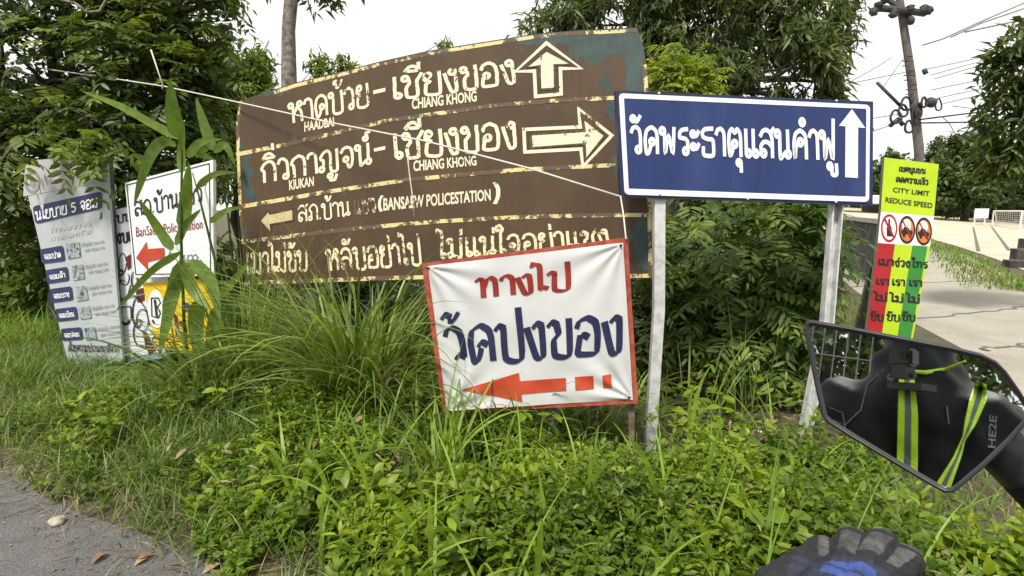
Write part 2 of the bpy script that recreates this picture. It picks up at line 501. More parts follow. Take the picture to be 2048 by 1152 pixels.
# ------------------------------------------------------------------ lettering: stroke alphabet for the Thai signs
def _R(x, y, r=.115):
    return [(x + r * math.cos(a), y + r * math.sin(a)) for a in [i * 2 * math.pi / 12 for i in range(13)]]
r_ = _R
def _arch(x0, x1, dip=False):
    return [(x0, .78), (x0 + .1, .94), ((x0 + x1) / 2, 1), (x1 - .06, .92), (x1, .72), (x1, 0)]
G = {
 'ก': (.8, [[(.14, 0), (.14, .52), (.04, .66), (.16, .88), (.4, 1), (.6, .9), (.66, .7), (.66, 0)]]),
 'า': (.55, [[(.02, .78), (.1, .95), (.25, 1), (.38, .9), (.42, .7), (.42, 0)]]),
 'ด': (.82, [r_(.42, .44), [(.37, .34), (.31, .14), (.24, 0), (.13, 0), (.08, .5), (.16, .86), (.4, 1), (.62, .86), (.68, .6), (.68, 0)]]),
 'ค': (.82, [r_(.4, .58), [(.29, .55), (.17, .36), (.12, 0), (.08, .5), (.16, .86), (.4, 1), (.62, .86), (.68, .6), (.68, 0)]]),
 'ต': (.82, [r_(.38, .45), [(.3, .36), (.27, .2), (.14, 0), (.09, .5), (.13, .86), (.26, 1), (.39, .86), (.52, 1), (.65, .84), (.68, .6), (.68, 0)]]),
 'บ': (.82, [r_(.12, .87), [(.23, .87), (.23, 0), (.68, 0), (.68, 1)]]),
 'ป': (.82, [r_(.12, .87), [(.23, .87), (.23, 0), (.68, 0), (.68, 1.42)]]),
 'ข': (.74, [r_(.14, .86), [(.25, .88), (.3, .62), (.17, .42), (.2, 0), (.6, 0), (.6, 1)]]),
 'ช': (.8, [r_(.14, .86), [(.25, .88), (.3, .62), (.17, .42), (.2, 0), (.58, 0), (.58, .66), (.66, .82), (.78, 1.02)]]),
 'ซ': (.8, [r_(.14, .82), [(.25, .9), (.34, .8), (.28, .5), (.18, .4), (.2, 0), (.58, 0), (.58, .66), (.66, .82), (.78, 1.02)]]),
 'ย': (.78, [r_(.2, .86), [(.09, .84), (.08, .66), (.28, .56), (.12, .44), (.12, 0), (.64, 0), (.64, 1)]]),
 'ง': (.64, [r_(.36, .86), [(.47, .86), (.49, .4), (.48, 0), (.28, 0), (.06, .82)]]),
 'อ': (.8, [r_(.27, .45), [(.17, .5), (.13, .25), (.13, 0), (.62, 0), (.67, .5), (.6, .86), (.38, 1), (.16, .92), (.08, .74)]]),
 'ห': (.84, [r_(.12, .87), [(.23, .87), (.23, 0)], [(.24, .36), (.38, .6), (.5, .68), (.62, .56), (.68, .4), (.68, 0)], r_(.6, .87), [(.5, .8), (.4, .66)]]),
 'น': (.84, [r_(.12, .87), [(.23, .87), (.23, 0), (.34, .05), (.5, .2)], r_(.62, .13), [(.62, .25), (.62, 1)]]),
 'ม': (.84, [r_(.12, .87), [(.23, .87), (.22, .24)], r_(.16, .13), [(.28, .12), (.45, .04), (.66, 0), (.66, 1)]]),
 'จ': (.74, [[(.06, .76), (.18, .95), (.38, 1), (.55, .86), (.6, .5), (.56, .14), (.42, 0), (.36, .2)], r_(.28, .42)]),
 'ญ': (1.02, [r_(.12, .12), [(.22, .14), (.22, .52), (.1, .66), (.22, .88), (.42, 1), (.56, .86), (.58, .6), (.58, 0), (.88, 0), (.88, 1)], r_(.5, -.24, .1), [(.58, -.32), (.5, -.45), (.72, -.46), (.82, -.22)]]),
 'ถ': (.82, [r_(.14, .12), [(.24, .14), (.24, .52), (.1, .66), (.2, .88), (.42, 1), (.6, .9), (.68, .7), (.68, 0)]]),
 'ภ': (.84, [r_(.1, .12), [(.2, .14), (.22, .52), (.1, .66), (.2, .88), (.42, 1), (.6, .9), (.68, .7), (.68, 0)]]),
 'ล': (.82, [[(.08, .76), (.2, .94), (.4, 1), (.6, .88), (.66, .66), (.66, 0)], r_(.22, .14), [(.12, .2), (.1, .4), (.24, .55), (.46, .54), (.64, .38)]]),
 'ส': (.82, [[(.08, .76), (.2, .94), (.38, 1), (.56, .9), (.66, .66), (.66, 0)], r_(.22, .14), [(.12, .2), (.1, .4), (.24, .55), (.46, .54), (.64, .38)], [(.56, .86), (.78, 1.06)]]),
 'ว': (.64, [[(.04, .78), (.12, .95), (.28, 1), (.44, .88), (.49, .6), (.49, .16)], r_(.38, .12)]),
 'ร': (.62, [r_(.38, .12), [(.49, .14), (.48, .5), (.34, .6), (.1, .64), (.12, .84), (.24, .93), (.5, .96)]]),
 'พ': (.88, [r_(.12, .87), [(.23, .87), (.24, 0), (.42, .72), (.62, 0), (.7, 1)]]),
 'ฟ': (.88, [r_(.12, .87), [(.23, .87), (.24, 0), (.42, .72), (.62, 0), (.7, 1.42)]]),
 'ธ': (.76, [[(.62, 1), (.24, .97), (.1, .84), (.14, .68), (.38, .6), (.62, .56), (.62, 0), (.16, 0), (.14, .3)]]),
 'ท': (.84, [r_(.12, .87), [(.23, .87), (.23, 0)], [(.24, .4), (.36, .84), (.5, .99), (.64, .85), (.66, .6), (.66, 0)]]),
 'เ': (.4, [r_(.24, .12), [(.13, .13), (.13, 1)]]),
 'แ': (.76, [r_(.24, .12), [(.13, .13), (.13, 1)], r_(.6, .12), [(.49, .13), (.49, 1)]]),
 'ไ': (.46, [r_(.3, .12), [(.19, .13), (.19, 1.3), (.06, 1.44), (-.06, 1.36), (-.02, 1.55)]]),
 'ใ': (.46, [r_(.3, .12), [(.19, .13), (.19, 1.1), (.3, 1.34), (.16, 1.56), (-.04, 1.46), (.02, 1.26), (.14, 1.34)]]),
 'โ': (.46, [r_(.3, .12), [(.19, .13), (.19, 1.15), (.02, 1.3), (.3, 1.36), (-.04, 1.56), (.34, 1.56)]]),
 'ะ': (.5, [r_(.14, .78, .1), [(.2, .7), (.32, .72), (.42, .9)], r_(.14, .3, .1), [(.2, .22), (.32, .24), (.42, .42)]]),
 'ั': (0, [r_(-.5, 1.32, .1), [(-.43, 1.23), (-.3, 1.22), (-.14, 1.44)]]),
 'ี': (0, [[(-.66, 1.17), (-.5, 1.36), (-.3, 1.38), (-.12, 1.17), (-.66, 1.17)], [(-.12, 1.2), (-.12, 1.52)]]),
 'ิ': (0, [[(-.66, 1.17), (-.5, 1.36), (-.3, 1.38), (-.12, 1.17), (-.66, 1.17)]]),
 'ื': (0, [[(-.66, 1.17), (-.5, 1.36), (-.3, 1.38), (-.12, 1.17), (-.66, 1.17)], [(-.12, 1.2), (-.12, 1.52)], [(-.26, 1.3), (-.26, 1.52)]]),
 '่': (0, [[(-.16, 1.17), (-.16, 1.46)]]),
 '้': (0, [r_(-.44, 1.42, .08), [(-.37, 1.36), (-.4, 1.2), (-.26, 1.2), (-.08, 1.5)]]),
 '์': (0, [r_(-.32, 1.25, .1), [(-.24, 1.32), (-.3, 1.5), (-.1, 1.56)]]),
 '็': (0, [[(-.56, 1.15), (-.6, 1.34), (-.4, 1.4), (-.3, 1.22), (-.22, 1.4), (-.06, 1.42)]]),
 'ุ': (0, [r_(-.24, -.24, .1), [(-.14, -.24), (-.14, -.58)]]),
 'ู': (0, [r_(-.42, -.24, .1), [(-.32, -.24), (-.32, -.52), (-.1, -.52), (-.1, -.16)]]),
 'ำ': (.55, [r_(-.3, 1.3, .11), [(.02, .78), (.1, .95), (.25, 1), (.38, .9), (.42, .7), (.42, 0)]]),
 '.': (.22, [[(.06, 0), (.06, .08)]]),
 '-': (.75, [[(.1, .5), (.62, .5)]]),
 '(': (.36, [[(.26, 1.3), (.1, .9), (.08, .3), (.2, -.15)]]),
 ')': (.36, [[(.06, 1.35), (.22, .9), (.22, .3), (.08, -.2)]]),
 '5': (.75, [[(.6, 1), (.18, 1), (.14, .58), (.4, .62), (.6, .42), (.52, .1), (.3, 0), (.1, .1)]]),
 '1': (.5, [[(.1, .8), (.3, 1), (.3, 0)]]), '0': (.7, [[(.3, 1), (.12, .75), (.12, .25), (.3, 0), (.5, .25), (.5, .75), (.3, 1)]]), ',': (.25, [[(.12, .05), (.06, -.15)]]),
 ' ': (.5, []),
}
UPPER = 'ัีิื็'
TONE = '่้์'


def layout(s):
    """-> total width, list of strokes (x, y)"""
    x = 0.0; out = []; prev = ''
    for ch in s:
        adv, st = G.get(ch, (.5, []))
        dy = 0.0
        if ch in TONE and prev and prev in UPPER: dy = .38
        if prev in 'ปฟ' and prev and ch in UPPER + TONE: dy += .0
        for t in st: out.append([(x + a, b + dy) for a, b in t])
        x += adv
        prev = ch
    return x, out


def smooth_stroke(p, n=5):
    if len(p) == 13: return p                      # ring
    out = []
    for i in range(len(p) - 1):
        p0, p1, p2, p3 = p[max(i - 1, 0)], p[i], p[i + 1], p[min(i + 2, len(p) - 1)]
        k = .32                                     # part rounded, part polygonal: brush lettering
        m1 = ((p2[0] - p0[0]) * k, (p2[1] - p0[1]) * k); m2 = ((p3[0] - p1[0]) * k, (p3[1] - p1[1]) * k)
        for j in range(n):
            t = j / n; a = 2 * t**3 - 3 * t**2 + 1; b = t**3 - 2 * t**2 + t; c = -2 * t**3 + 3 * t**2; d = t**3 - t**2
            out.append((a * p1[0] + b * m1[0] + c * p2[0] + d * m2[0], a * p1[1] + b * m1[1] + c * p2[1] + d * m2[1]))
    out.append(p[-1])
    return out


def ribbon(p, w, nib=None, closed=False):
    """centre line -> left and right edges; nib = (angle, thin) for a broad pen"""
    L, Rr = [], []
    n = len(p)
    for i in range(n):
        if closed:
            a, b = p[(i - 1) % (n - 1)], p[(i + 1) % (n - 1)] if i < n - 1 else p[1]
        else:
            a, b = p[max(i - 1, 0)], p[min(i + 1, n - 1)]
        dx, dy = b[0] - a[0], b[1] - a[1]
        l = math.hypot(dx, dy) or 1
        nx, ny = -dy / l, dx / l
        h = w / 2
        if nib:
            ang = math.atan2(dy, dx)
            h *= nib[1] + (1 - nib[1]) * abs(math.sin(ang - nib[0]))
        if not closed and i in (0, n - 1):          # square the brush end a little outwards
            s = -h * .35 if i == 0 else h * .35
            q = (p[i][0] + dx / l * s, p[i][1] + dy / l * s)
        else: q = p[i]
        L.append((q[0] + nx * h, q[1] + ny * h)); Rr.append((q[0] - nx * h, q[1] - ny * h))
    return L, Rr


def bil(q, u, v):
    """q = BL, BR, TR, TL pixels"""
    bl, br, tr, tl = q
    return ((1 - v) * ((1 - u) * bl[0] + u * br[0]) + v * ((1 - u) * tl[0] + u * tr[0]),
            (1 - v) * ((1 - u) * bl[1] + u * br[1]) + v * ((1 - u) * tl[1] + u * tr[1]))


def thai(bm, pl, s, quad, w=.14, nib=None, off=.004, wob=0.0, surf=None):
    W, st = layout(s)
    W = max(W - .12, .1)
    k = 0
    for t in st:
        cl = len(t) == 13
        if cl and nib:                               # broad pen: a short slanted stroke instead of a ring
            cxx = sum(q[0] for q in t[:-1]) / 12; cyy = sum(q[1] for q in t[:-1]) / 12
            t = [(cxx - .13, cyy - .04), (cxx - .02, cyy + .09), (cxx + .12, cyy + .02)]; cl = False
        p = smooth_stroke(t)
        if wob: p = [(x + random.gauss(0, wob), y + random.gauss(0, wob)) for x, y in p[:-1]]; p = p + ([p[0]] if cl else [t[-1]])
        l, r = ribbon(p, w, nib, cl)
        o = off + .00025 * (k % 9); k += 1
        hit = surf or pl.hit
        A = [bm.verts.new(hit(*bil(quad, x / W, y), o)) for x, y in l]
        B = [bm.verts.new(hit(*bil(quad, x / W, y), o)) for x, y in r]
        for i in range(len(A) - 1):
            bm.faces.new((A[i], B[i], B[i + 1], A[i + 1]))


_fc = {}
def latin_poly(s, bold=0.0, shear=0.0):
    key = (s, bold, shear)
    if key in _fc: return _fc[key]
    cu = bpy.data.curves.new("lettering_curve", 'FONT')
    cu.body = s; cu.offset = bold; cu.resolution_u = 3; cu.fill_mode = 'FRONT'; cu.shear = shear
    ob = bpy.data.objects.new("lettering_curve", cu)
    COL.objects.link(ob)
    dg = bpy.context.evaluated_depsgraph_get(); dg.update()
    me = bpy.data.meshes.new_from_object(ob.evaluated_get(dg))
    v = np.array([list(x.co)[:2] for x in me.vertices]); f = [list(p.vertices) for p in me.polygons]
    bpy.data.objects.remove(ob); bpy.data.curves.remove(cu); bpy.data.meshes.remove(me)
    v = (v - v.min(0)) / (v.max(0) - v.min(0))
    _fc[key] = (v, f)
    return v, f


def latin(bm, pl, s, quad, bold=0.0, off=.004, shear=0.0):
    v, f = latin_poly(s, bold, shear)
    vs = [bm.verts.new(pl.hit(*bil(quad, x, y), off)) for x, y in v]
    for p in f:
        try: bm.faces.new([vs[i] for i in p])
        except ValueError: pass


def poly(bm, pl, pts, off=.004):
    bm.faces.new([bm.verts.new(pl.hit(x, y, off)) for x, y in pts])


def line_px(bm, pl, pts, w, off=.004, closed=False, n=1):
    """painted line of width w px along photo points on a board"""
    p = []
    for a, b in zip(pts, pts[1:]):
        for j in range(n): p.append((a[0] + (b[0] - a[0]) * j / n, a[1] + (b[1] - a[1]) * j / n))
    p.append(pts[-1])
    if closed:                                       # mitred closed outline
        q = p[:-1] if p[0] == p[-1] else p
        m = len(q); L = []; Rr = []
        for i in range(m):
            a, b, c = q[i - 1], q[i], q[(i + 1) % m]
            d1 = (b[0] - a[0], b[1] - a[1]); d2 = (c[0] - b[0], c[1] - b[1])
            l1 = math.hypot(*d1) or 1; l2 = math.hypot(*d2) or 1
            n1 = (-d1[1] / l1, d1[0] / l1); n2 = (-d2[1] / l2, d2[0] / l2)
            mx, my = n1[0] + n2[0], n1[1] + n2[1]
            ml = mx * mx + my * my
            k = min(2 / ml if ml > 1e-6 else 1, 2.2)
            L.append((b[0] + mx * k * w / 2, b[1] + my * k * w / 2)); Rr.append((b[0] - mx * k * w / 2, b[1] - my * k * w / 2))
        L.append(L[0]); Rr.append(Rr[0])
    else:
        L, Rr = ribbon(p, w)
    A = [bm.verts.new(pl.hit(*x, off)) for x in L]; B = [bm.verts.new(pl.hit(*x, off)) for x in Rr]
    for i in range(len(A) - 1): bm.faces.new((A[i], B[i], B[i + 1], A[i + 1]))


def ell(cx, cy, rx, ry, n=28, tilt=0):
    return [(cx + rx * math.cos(2 * math.pi * i / n), cy + ry * math.sin(2 * math.pi * i / n) + tilt * math.cos(2 * math.pi * i / n) * rx) for i in range(n)]


def ring_px(bm, pl, o, i, off):
    A = [bm.verts.new(pl.hit(*x, off)) for x in o]; B = [bm.verts.new(pl.hit(*x, off)) for x in i]
    n = len(A)
    for k in range(n): bm.faces.new((A[k], A[(k + 1) % n], B[(k + 1) % n], B[k]))


def rrect(q, r=.15, n=5):
    """rounded quad in pixels; q = BL BR TR TL, r as share of its height"""
    w = math.dist(q[0], q[1]); h = math.dist(q[0], q[3]); ru = r * h / w
    out = []
    for cx, cy, a0 in ((1 - ru, r, -90), (1 - ru, 1 - r, 0), (ru, 1 - r, 90), (ru, r, 180)):
        for i in range(n + 1):
            a = math.radians(a0 + 90 * i / n)
            out.append(bil(q, cx + ru * math.cos(a), cy + r * math.sin(a)))
    return out


def plate(name, pl, pts, th, mat, parent, off=0.0):
    bm = bmesh.new()
    slab_bm(bm, [pl.hit(x, y, off) for x, y in pts], pl.n, th)
    return bm_obj(name, bm, mat, parent)


def paint(name, mat, parent, fn):
    bm = bmesh.new(); fn(bm)
    return bm_obj(name, bm, mat, parent)
# ------------------------------------------------------------------ paint and metal
M['cream_paint'] = paint_worn("cream_lettering_paint", (.80, .73, .53), (.11, .07, .04), 24, .37, col2=(.8, .72, .5))
M['cream_old'] = paint_worn("yellowed_lettering_paint", (.78, .66, .38), (.13, .085, .05), 30, .42, col2=(.82, .74, .5))
M['yellow_line'] = paint_worn("yellow_border_paint", (.70, .55, .20), (.12, .08, .05), 15, .50, col2=(.75, .65, .36))
M['white_paint'] = rough_mat("white_sign_paint", (.86, .87, .88), (.78, .79, .8), 5, .4, bumps=0)
m, nt, b, o = new_mat("blue_sign_paint")
v = objvec(nt)
mp = nt.nodes.new("ShaderNodeMapping"); mp.inputs['Scale'].default_value = (6, 6, .8); nt.links.new(v, mp.inputs['Vector'])
n1 = nodes_noise(nt, 1.2, 5, .6, mp.outputs[0]); n2 = nodes_noise(nt, 55, 4, .7, v)
r1 = ramp(nt, n1.outputs['Fac'], [(.3, (.012, .026, .115)), (.55, (.015, .036, .145)), (.75, (.028, .052, .165))])
r2 = ramp(nt, n2.outputs['Fac'], [(.70, (0, 0, 0)), (.78, (.5, .5, .5))])
nt.links.new(mixc(nt, r2.outputs[0], r1.outputs[0], (.07, .075, .10)), b.inputs['Base Color'])
r3 = ramp(nt, n1.outputs['Fac'], [(.3, .3), (.7, .5)]); nt.links.new(r3.outputs[0], b.inputs['Roughness']); M['blue_paint'] = m
M['navy_edge'] = rough_mat("navy_sign_frame", (.012, .02, .06), (.025, .035, .1), 12, .5, bumps=.1)
M['post_metal'] = rough_mat("galvanised_post", (.34, .34, .34), (.6, .6, .6), 14, .5, .15, bumps=.15, lo=.3, hi=.55)
M['cloth'] = rough_mat("white_banner_cloth", (.52, .525, .53), (.58, .58, .58), 3, .75, bumps=.08, dist=.001)
M['red_paint'] = rough_mat("red_sign_paint", (.30, .03, .02), (.4, .06, .035), 18, .5, bumps=.1)
M['red_frame'] = rough_mat("red_painted_wood", (.26, .035, .022), (.42, .10, .06), 20, .6, bumps=.3)
M['arrow_red'] = rough_mat("orange_red_paint", (.42, .045, .018), (.5, .07, .03), 8, .55, bumps=0)
M['navy_ink'] = rough_mat("navy_letter_paint", (.012, .016, .05), (.02, .025, .08), 10, .5, bumps=0)
M['dark_red_ink'] = rough_mat("dark_red_letter_paint", (.20, .016, .012), (.28, .03, .02), 10, .5, bumps=0)
M['wood'] = rough_mat("weathered_stake_wood", (.09, .065, .045), (.2, .16, .12), 18, .85, bumps=.5)
M['grey_wood'] = rough_mat("grey_old_timber", (.06, .06, .055), (.14, .14, .13), 18, .85, bumps=.5)
M['ink'] = rough_mat("black_print", (.012, .012, .014), (.02, .02, .022), 8, .5, bumps=0)
M['rope'] = rough_mat("pale_string", (.5, .46, .4), (.7, .66, .6), 60, .8, bumps=0)

# ------------------------------------------------------------------ 1. old brown direction board
bp = Plane(at(478, 400, 5.0), at(1305, 350, 3.75))
TOPE = [(478, 203), (505, 193), (550, 178.5), (591, 165), (679, 144), (759, 123), (854, 102), (896, 95), (991, 80), (1067, 68), (1152, 61), (1249, 56), (1274, 55)]
BOTE = [(490, 570), (546, 569), (772, 561), (900, 558), (1264, 557), (1305, 556)]
LEFE = [(490, 570), (483, 482), (477, 417), (473, 316), (472, 247), (478, 203)]
RIGE = [(1305, 556), (1303, 420), (1299, 200), (1292, 130), (1286, 92), (1274, 55)]


def along(pl, t):
    d = [0]
    for a, b in zip(pl, pl[1:]): d.append(d[-1] + math.dist(a, b))
    x = t * d[-1]
    for i in range(len(pl) - 1):
        if x <= d[i + 1] or i == len(pl) - 2:
            k = (x - d[i]) / max(d[i + 1] - d[i], 1e-9)
            return (pl[i][0] + (pl[i + 1][0] - pl[i][0]) * k, pl[i][1] + (pl[i + 1][1] - pl[i][1]) * k)


def coons(u, v):
    b, t, l, r = along(BOTE, u), along(TOPE, u), along(LEFE, v), along(RIGE, v)
    o = []
    for i in (0, 1):
        o.append((1 - v) * b[i] + v * t[i] + (1 - u) * l[i] + u * r[i]
                 - ((1 - u) * (1 - v) * BOTE[0][i] + u * (1 - v) * BOTE[-1][i] + (1 - u) * v * TOPE[0][i] + u * v * TOPE[-1][i]))
    return o


PEEL = [(530, 183, 45, 10, .9), (560, 175, 20, 8, .6), (690, 146, 14, 8, .8), (875, 104, 34, 10, .9), (1060, 76, 70, 10, 1), (1150, 76, 120, 16, 1.1),
        (1230, 80, 60, 22, 1), (1180, 108, 18, 22, .8), (1200, 105, 25, 18, .6), (1275, 120, 14, 90, .9), (1262, 115, 10, 60, .8), (1213, 155, 10, 26, .8),
        (1280, 190, 25, 40, .9), (1240, 330, 14, 40, .9), (1225, 250, 12, 60, .6), (1210, 225, 14, 8, .6), (1286, 500, 20, 52, 1.1), (1255, 470, 18, 14, .6), (1290, 460, 20, 30, .8),
        (494, 350, 12, 44, .95), (505, 395, 9, 22, .7), (484, 285, 7, 28, .7), (588, 276, 6, 12, .8), (515, 563, 34, 7, 1), (492, 470, 8, 26, .7), (497, 540, 10, 26, .7),
        (1150, 110, 14, 14, .4), (1010, 110, 12, 8, .8), (1100, 215, 20, 6, .4), (640, 560, 40, 3, .3)]
NU, NV = 150, 90
bm = bmesh.new()
pl_ = bm.verts.layers.float.new("peel")
grid = []
for j in range(NV + 1):
    row = []
    for i in range(NU + 1):
        x, y = coons(i / NU, j / NV)
        v = bm.verts.new(bp.hit(x, y))
        v[pl_] = min(1.2, sum(s * math.exp(-(((x - a) / rx) ** 2 + ((y - b) / ry) ** 2)) for a, b, rx, ry, s in PEEL))
        row.append(v)
    grid.append(row)
for j in range(NV):
    for i in range(NU):
        bm.faces.new((grid[j][i], grid[j][i + 1], grid[j + 1][i + 1], grid[j + 1][i]))
rim = [grid[0][i] for i in range(NU)] + [grid[j][NU] for j in range(NV)] + [grid[NV][i] for i in range(NU, 0, -1)] + [grid[j][0] for j in range(NV, 0, -1)]
back = [bm.verts.new(v.co - bp.n * .028) for v in rim]
for k in range(len(rim)):
    q = (k + 1) % len(rim)
    bm.faces.new((rim[q], rim[k], back[k], back[q]))
bm.faces.new(list(reversed(back)))
m, nt, b, o = new_mat("flaking_brown_board")
a = nt.nodes.new("ShaderNodeAttribute"); a.attribute_name = "peel"
n1 = nodes_noise(nt, 11, 10, .72, objvec(nt))
s1 = nt.nodes.new("ShaderNodeMath"); s1.operation = 'MULTIPLY_ADD'; s1.inputs[1].default_value = 3.2; s1.inputs[2].default_value = -1.62
nt.links.new(n1.outputs['Fac'], s1.inputs[0])
s2 = nt.nodes.new("ShaderNodeMath"); s2.operation = 'ADD'
nt.links.new(a.outputs['Fac'], s2.inputs[0]); nt.links.new(s1.outputs[0], s2.inputs[1])
f = ramp(nt, s2.outputs[0], [(.44, 0.0), (.47, 1.0)])
n2 = nodes_noise(nt, 1.6, 6, .6, objvec(nt))
br = ramp(nt, n2.outputs['Fac'], [(.3, (.060, .036, .018)), (.5, (.082, .048, .023)), (.72, (.112, .063, .030))])
n3 = nodes_noise(nt, 7, 5, .6, objvec(nt))
gr = ramp(nt, n3.outputs['Fac'], [(.3, (.025, .05, .046)), (.65, (.06, .10, .09))])
n4 = nodes_noise(nt, 60, 3, .6, objvec(nt))
sp = ramp(nt, n4.outputs['Fac'], [(.24, 1.0), (.27, 0.0)])
c1 = mixc(nt, f.outputs[0], br.outputs[0], gr.outputs[0])
c2 = mixc(nt, sp.outputs[0], c1, (.05, .04, .03))
nt.links.new(c2, b.inputs['Base Color']); b.inputs['Roughness'].default_value = .62
bump(nt, b, s2.outputs[0], .12, .003)
st_ = nt.nodes.new("ShaderNodeMapping"); st_.inputs['Scale'].default_value = (9, 9, .7)
nt.links.new(objvec(nt), st_.inputs['Vector'])
n5 = nodes_noise(nt, 1.5, 5, .65, st_.outputs[0])         # rain streaks down the board
r5 = ramp(nt, n5.outputs['Fac'], [(.35, (.72, .72, .74)), (.6, (1.05, 1.03, 1.0))])
mm = nt.nodes.new("ShaderNodeMixRGB"); mm.blend_type = 'MULTIPLY'; mm.inputs[0].default_value = .35
nt.links.new(c2, mm.inputs[1]); nt.links.new(r5.outputs[0], mm.inputs[2]); nt.links.new(mm.outputs[0], b.inputs['Base Color'])
M['brown_board'] = m
board = thing("direction_board", gnd(590, 800), "large old brown direction board with flaking paint and cream place names", "direction board")
bm_obj("board", bm, M['brown_board'], board)
paint("border_line", M['yellow_line'], board, lambda bm: [
    line_px(bm, bp, [(x, y + 6) for x, y in TOPE[2:]], 7, .001, n=3), line_px(bm, bp, [(x, y - 5) for x, y in BOTE], 8, .001, n=4),
    line_px(bm, bp, [(x + 4, y) for x, y in LEFE[1:]], 6, .0013, n=3), line_px(bm, bp, [(1301, 552), (1299, 420), (1295, 210), (1289, 130)], 8, .0013, n=5)])
for L in ([(474, 309), (577, 288), (776, 241), (982, 212), (1100, 202), (1240, 195)], [(479, 414), (658, 383), (819, 359), (1042, 339), (1212, 331), (1296, 327)],
          [(485, 484), (608, 469), (720, 456), (886, 442), (1042, 434), (1219, 430), (1296, 430)]):
    paint("dividing_line", M['yellow_line'], board, lambda bm: line_px(bm, bp, L, 8, .0016, n=8))


def brown_text(s, q, w=.13, mat='cream_paint', name="lettering"):
    return paint(name, M[mat], board, lambda bm: thai(bm, bp, s, q, w, None, .0019, .006))


brown_text('หาดบ้วย', ((580, 247), (737, 210), (735, 167), (577, 208)), .142)
brown_text('เชียงของ', ((784, 199), (1030, 164), (1026, 119), (782, 156)), .142)
brown_text('กิ่วกาญจน์', ((524, 366), (742, 327), (740, 286), (521, 326)), .142)
brown_text('เชียงของ', ((786, 318), (1032, 293), (1030, 243), (783, 269)), .142)
for q in ([(747, 181), (771, 175.5), (771, 183), (747, 188.5)], [(748, 297), (771, 292), (771, 299), (748, 304)]):
    paint("dash", M['cream_paint'], board, lambda bm: poly(bm, bp, q, .002))
for s, q in (('HAADBAI', ((609, 264), (669, 252), (668, 234), (609, 244))), ('CHIANG KHONG', ((824, 219), (954, 203), (953, 181), (824, 197))),
             ('KIUKAN', ((579, 381), (628, 372), (628, 353), (578, 360))), ('CHIANG KHONG', ((827, 343), (954, 331), (952, 311), (827, 321)))):
    paint("lettering", M['cream_paint'], board, lambda bm: latin(bm, bp, s, q, .03, .002))
brown_text('สถ.บ้าน', ((596, 444), (700, 430), (698, 403), (595, 412)), .13)
M['cream_gone'] = paint_worn("nearly_lost_lettering", (.8, .72, .5), (.125, .08, .045), 30, .54)
brown_text('แซว', ((708, 428), (752, 423), (751, 397), (707, 401)), .17, 'cream_gone')
paint("lettering", M['cream_paint'], board, lambda bm: [thai(bm, bp, '(', ((757, 420), (764, 419), (764, 398), (757, 399)), .2, None, .002), latin(bm, bp, 'BANSAEW POLICESTATION', ((767, 422), (982, 401), (981, 378), (767, 396)), .028, .002),
                                                     thai(bm, bp, ')', ((987, 402), (997, 401), (997, 374), (987, 375)), .2, None, .002)])
brown_text('เมาไม่ขับ', ((493, 547), (614, 538), (613, 501), (492, 507)), .15, 'cream_old')
brown_text('หลับอย่าไป', ((655, 541), (842, 526), (838, 485), (652, 500)), .15, 'cream_old')
brown_text('ไม่แน่ใจอย่าแซง', ((876, 517), (1218, 492), (1214, 458), (876, 479)), .15, 'cream_old')
UA = [(1093, 86), (1163, 137), (1121, 137), (1122.5, 188), (1071.5, 193), (1069, 142), (1031, 143)]
UI = [(1093, 101), (1140, 128), (1109, 130), (1110, 177), (1081, 179), (1080, 132), (1054, 135)]
RA = [(1048, 259), (1161, 254), (1157, 217), (1224, 271), (1166, 333), (1162, 298), (1050, 304)]
RI = [(1062, 269), (1170, 262), (1167, 238), (1210, 271), (1172, 318), (1170, 288), (1064, 296)]
M['arrow_line'] = paint_worn("dark_arrow_outline", (.05, .035, .02), (.13, .085, .05), 40, .45)
for A, I in ((UA, UI), (RA, RI)):
    e = paint("arrow", M['cream_paint'], board, lambda bm: [line_px(bm, bp, A, 7, .002, True), poly(bm, bp, I, .002)])
    paint("arrow_outline", M['arrow_line'], board, lambda bm: line_px(bm, bp, I, 4, .003, True))
M['dull_yellow'] = rough_mat("dull_yellow_arrow_paint", (.5, .4, .2), (.62, .52, .3), 20, .6, bumps=0)
LA = [(520, 441), (538, 421), (540, 428), (586, 418), (587, 441), (541, 449), (542, 464)]
paint("arrow", M['dull_yellow'], board, lambda bm: poly(bm, bp, LA, .002))
paint("arrow_outline", M['arrow_line'], board, lambda bm: line_px(bm, bp, LA, 3, .003, True))
bm = bmesh.new()
beam_bm(bm, bp.hit(611, 560, -.08), Vector((bp.hit(611, 560).x, bp.hit(611, 560, -.08).y, -.1)), .075, .075)
bm_obj("post", bm, M['grey_wood'], board)
bm = bmesh.new()
p1, p2 = bp.hit(1180, 500, -.08), bp.hit(1180, 250, -.08)
beam_bm(bm, p2, Vector((p1.x, p1.y, -.1)), .08, .08)
bm_obj("post", bm, M['grey_wood'], board)

# ------------------------------------------------------------------ 2. blue temple sign on two posts
up_ = Plane(at(1240, 300, 3.5), at(1746, 300, 3.55))
blue = thing("temple_sign", gnd(1470, 890), "wide blue sign with white border, Thai words and up arrow on two posts", "road sign")
OUT = [(1231.5, 181), (1746.5, 203), (1745.5, 411.5), (1242, 394)]
plate("sign_frame", up_, OUT, .05, M['navy_edge'], blue)
INN = [(1236, 186), (1741.5, 208), (1740.5, 406.5), (1246.5, 389)]
bm = bmesh.new(); poly(bm, up_, INN, .004); bm_obj("sign_face", bm, M['blue_paint'], blue)


def cropq(q, s=.2734, ox=1220, oy=160): return [(ox + s * x, oy + s * y) for x, y in q]


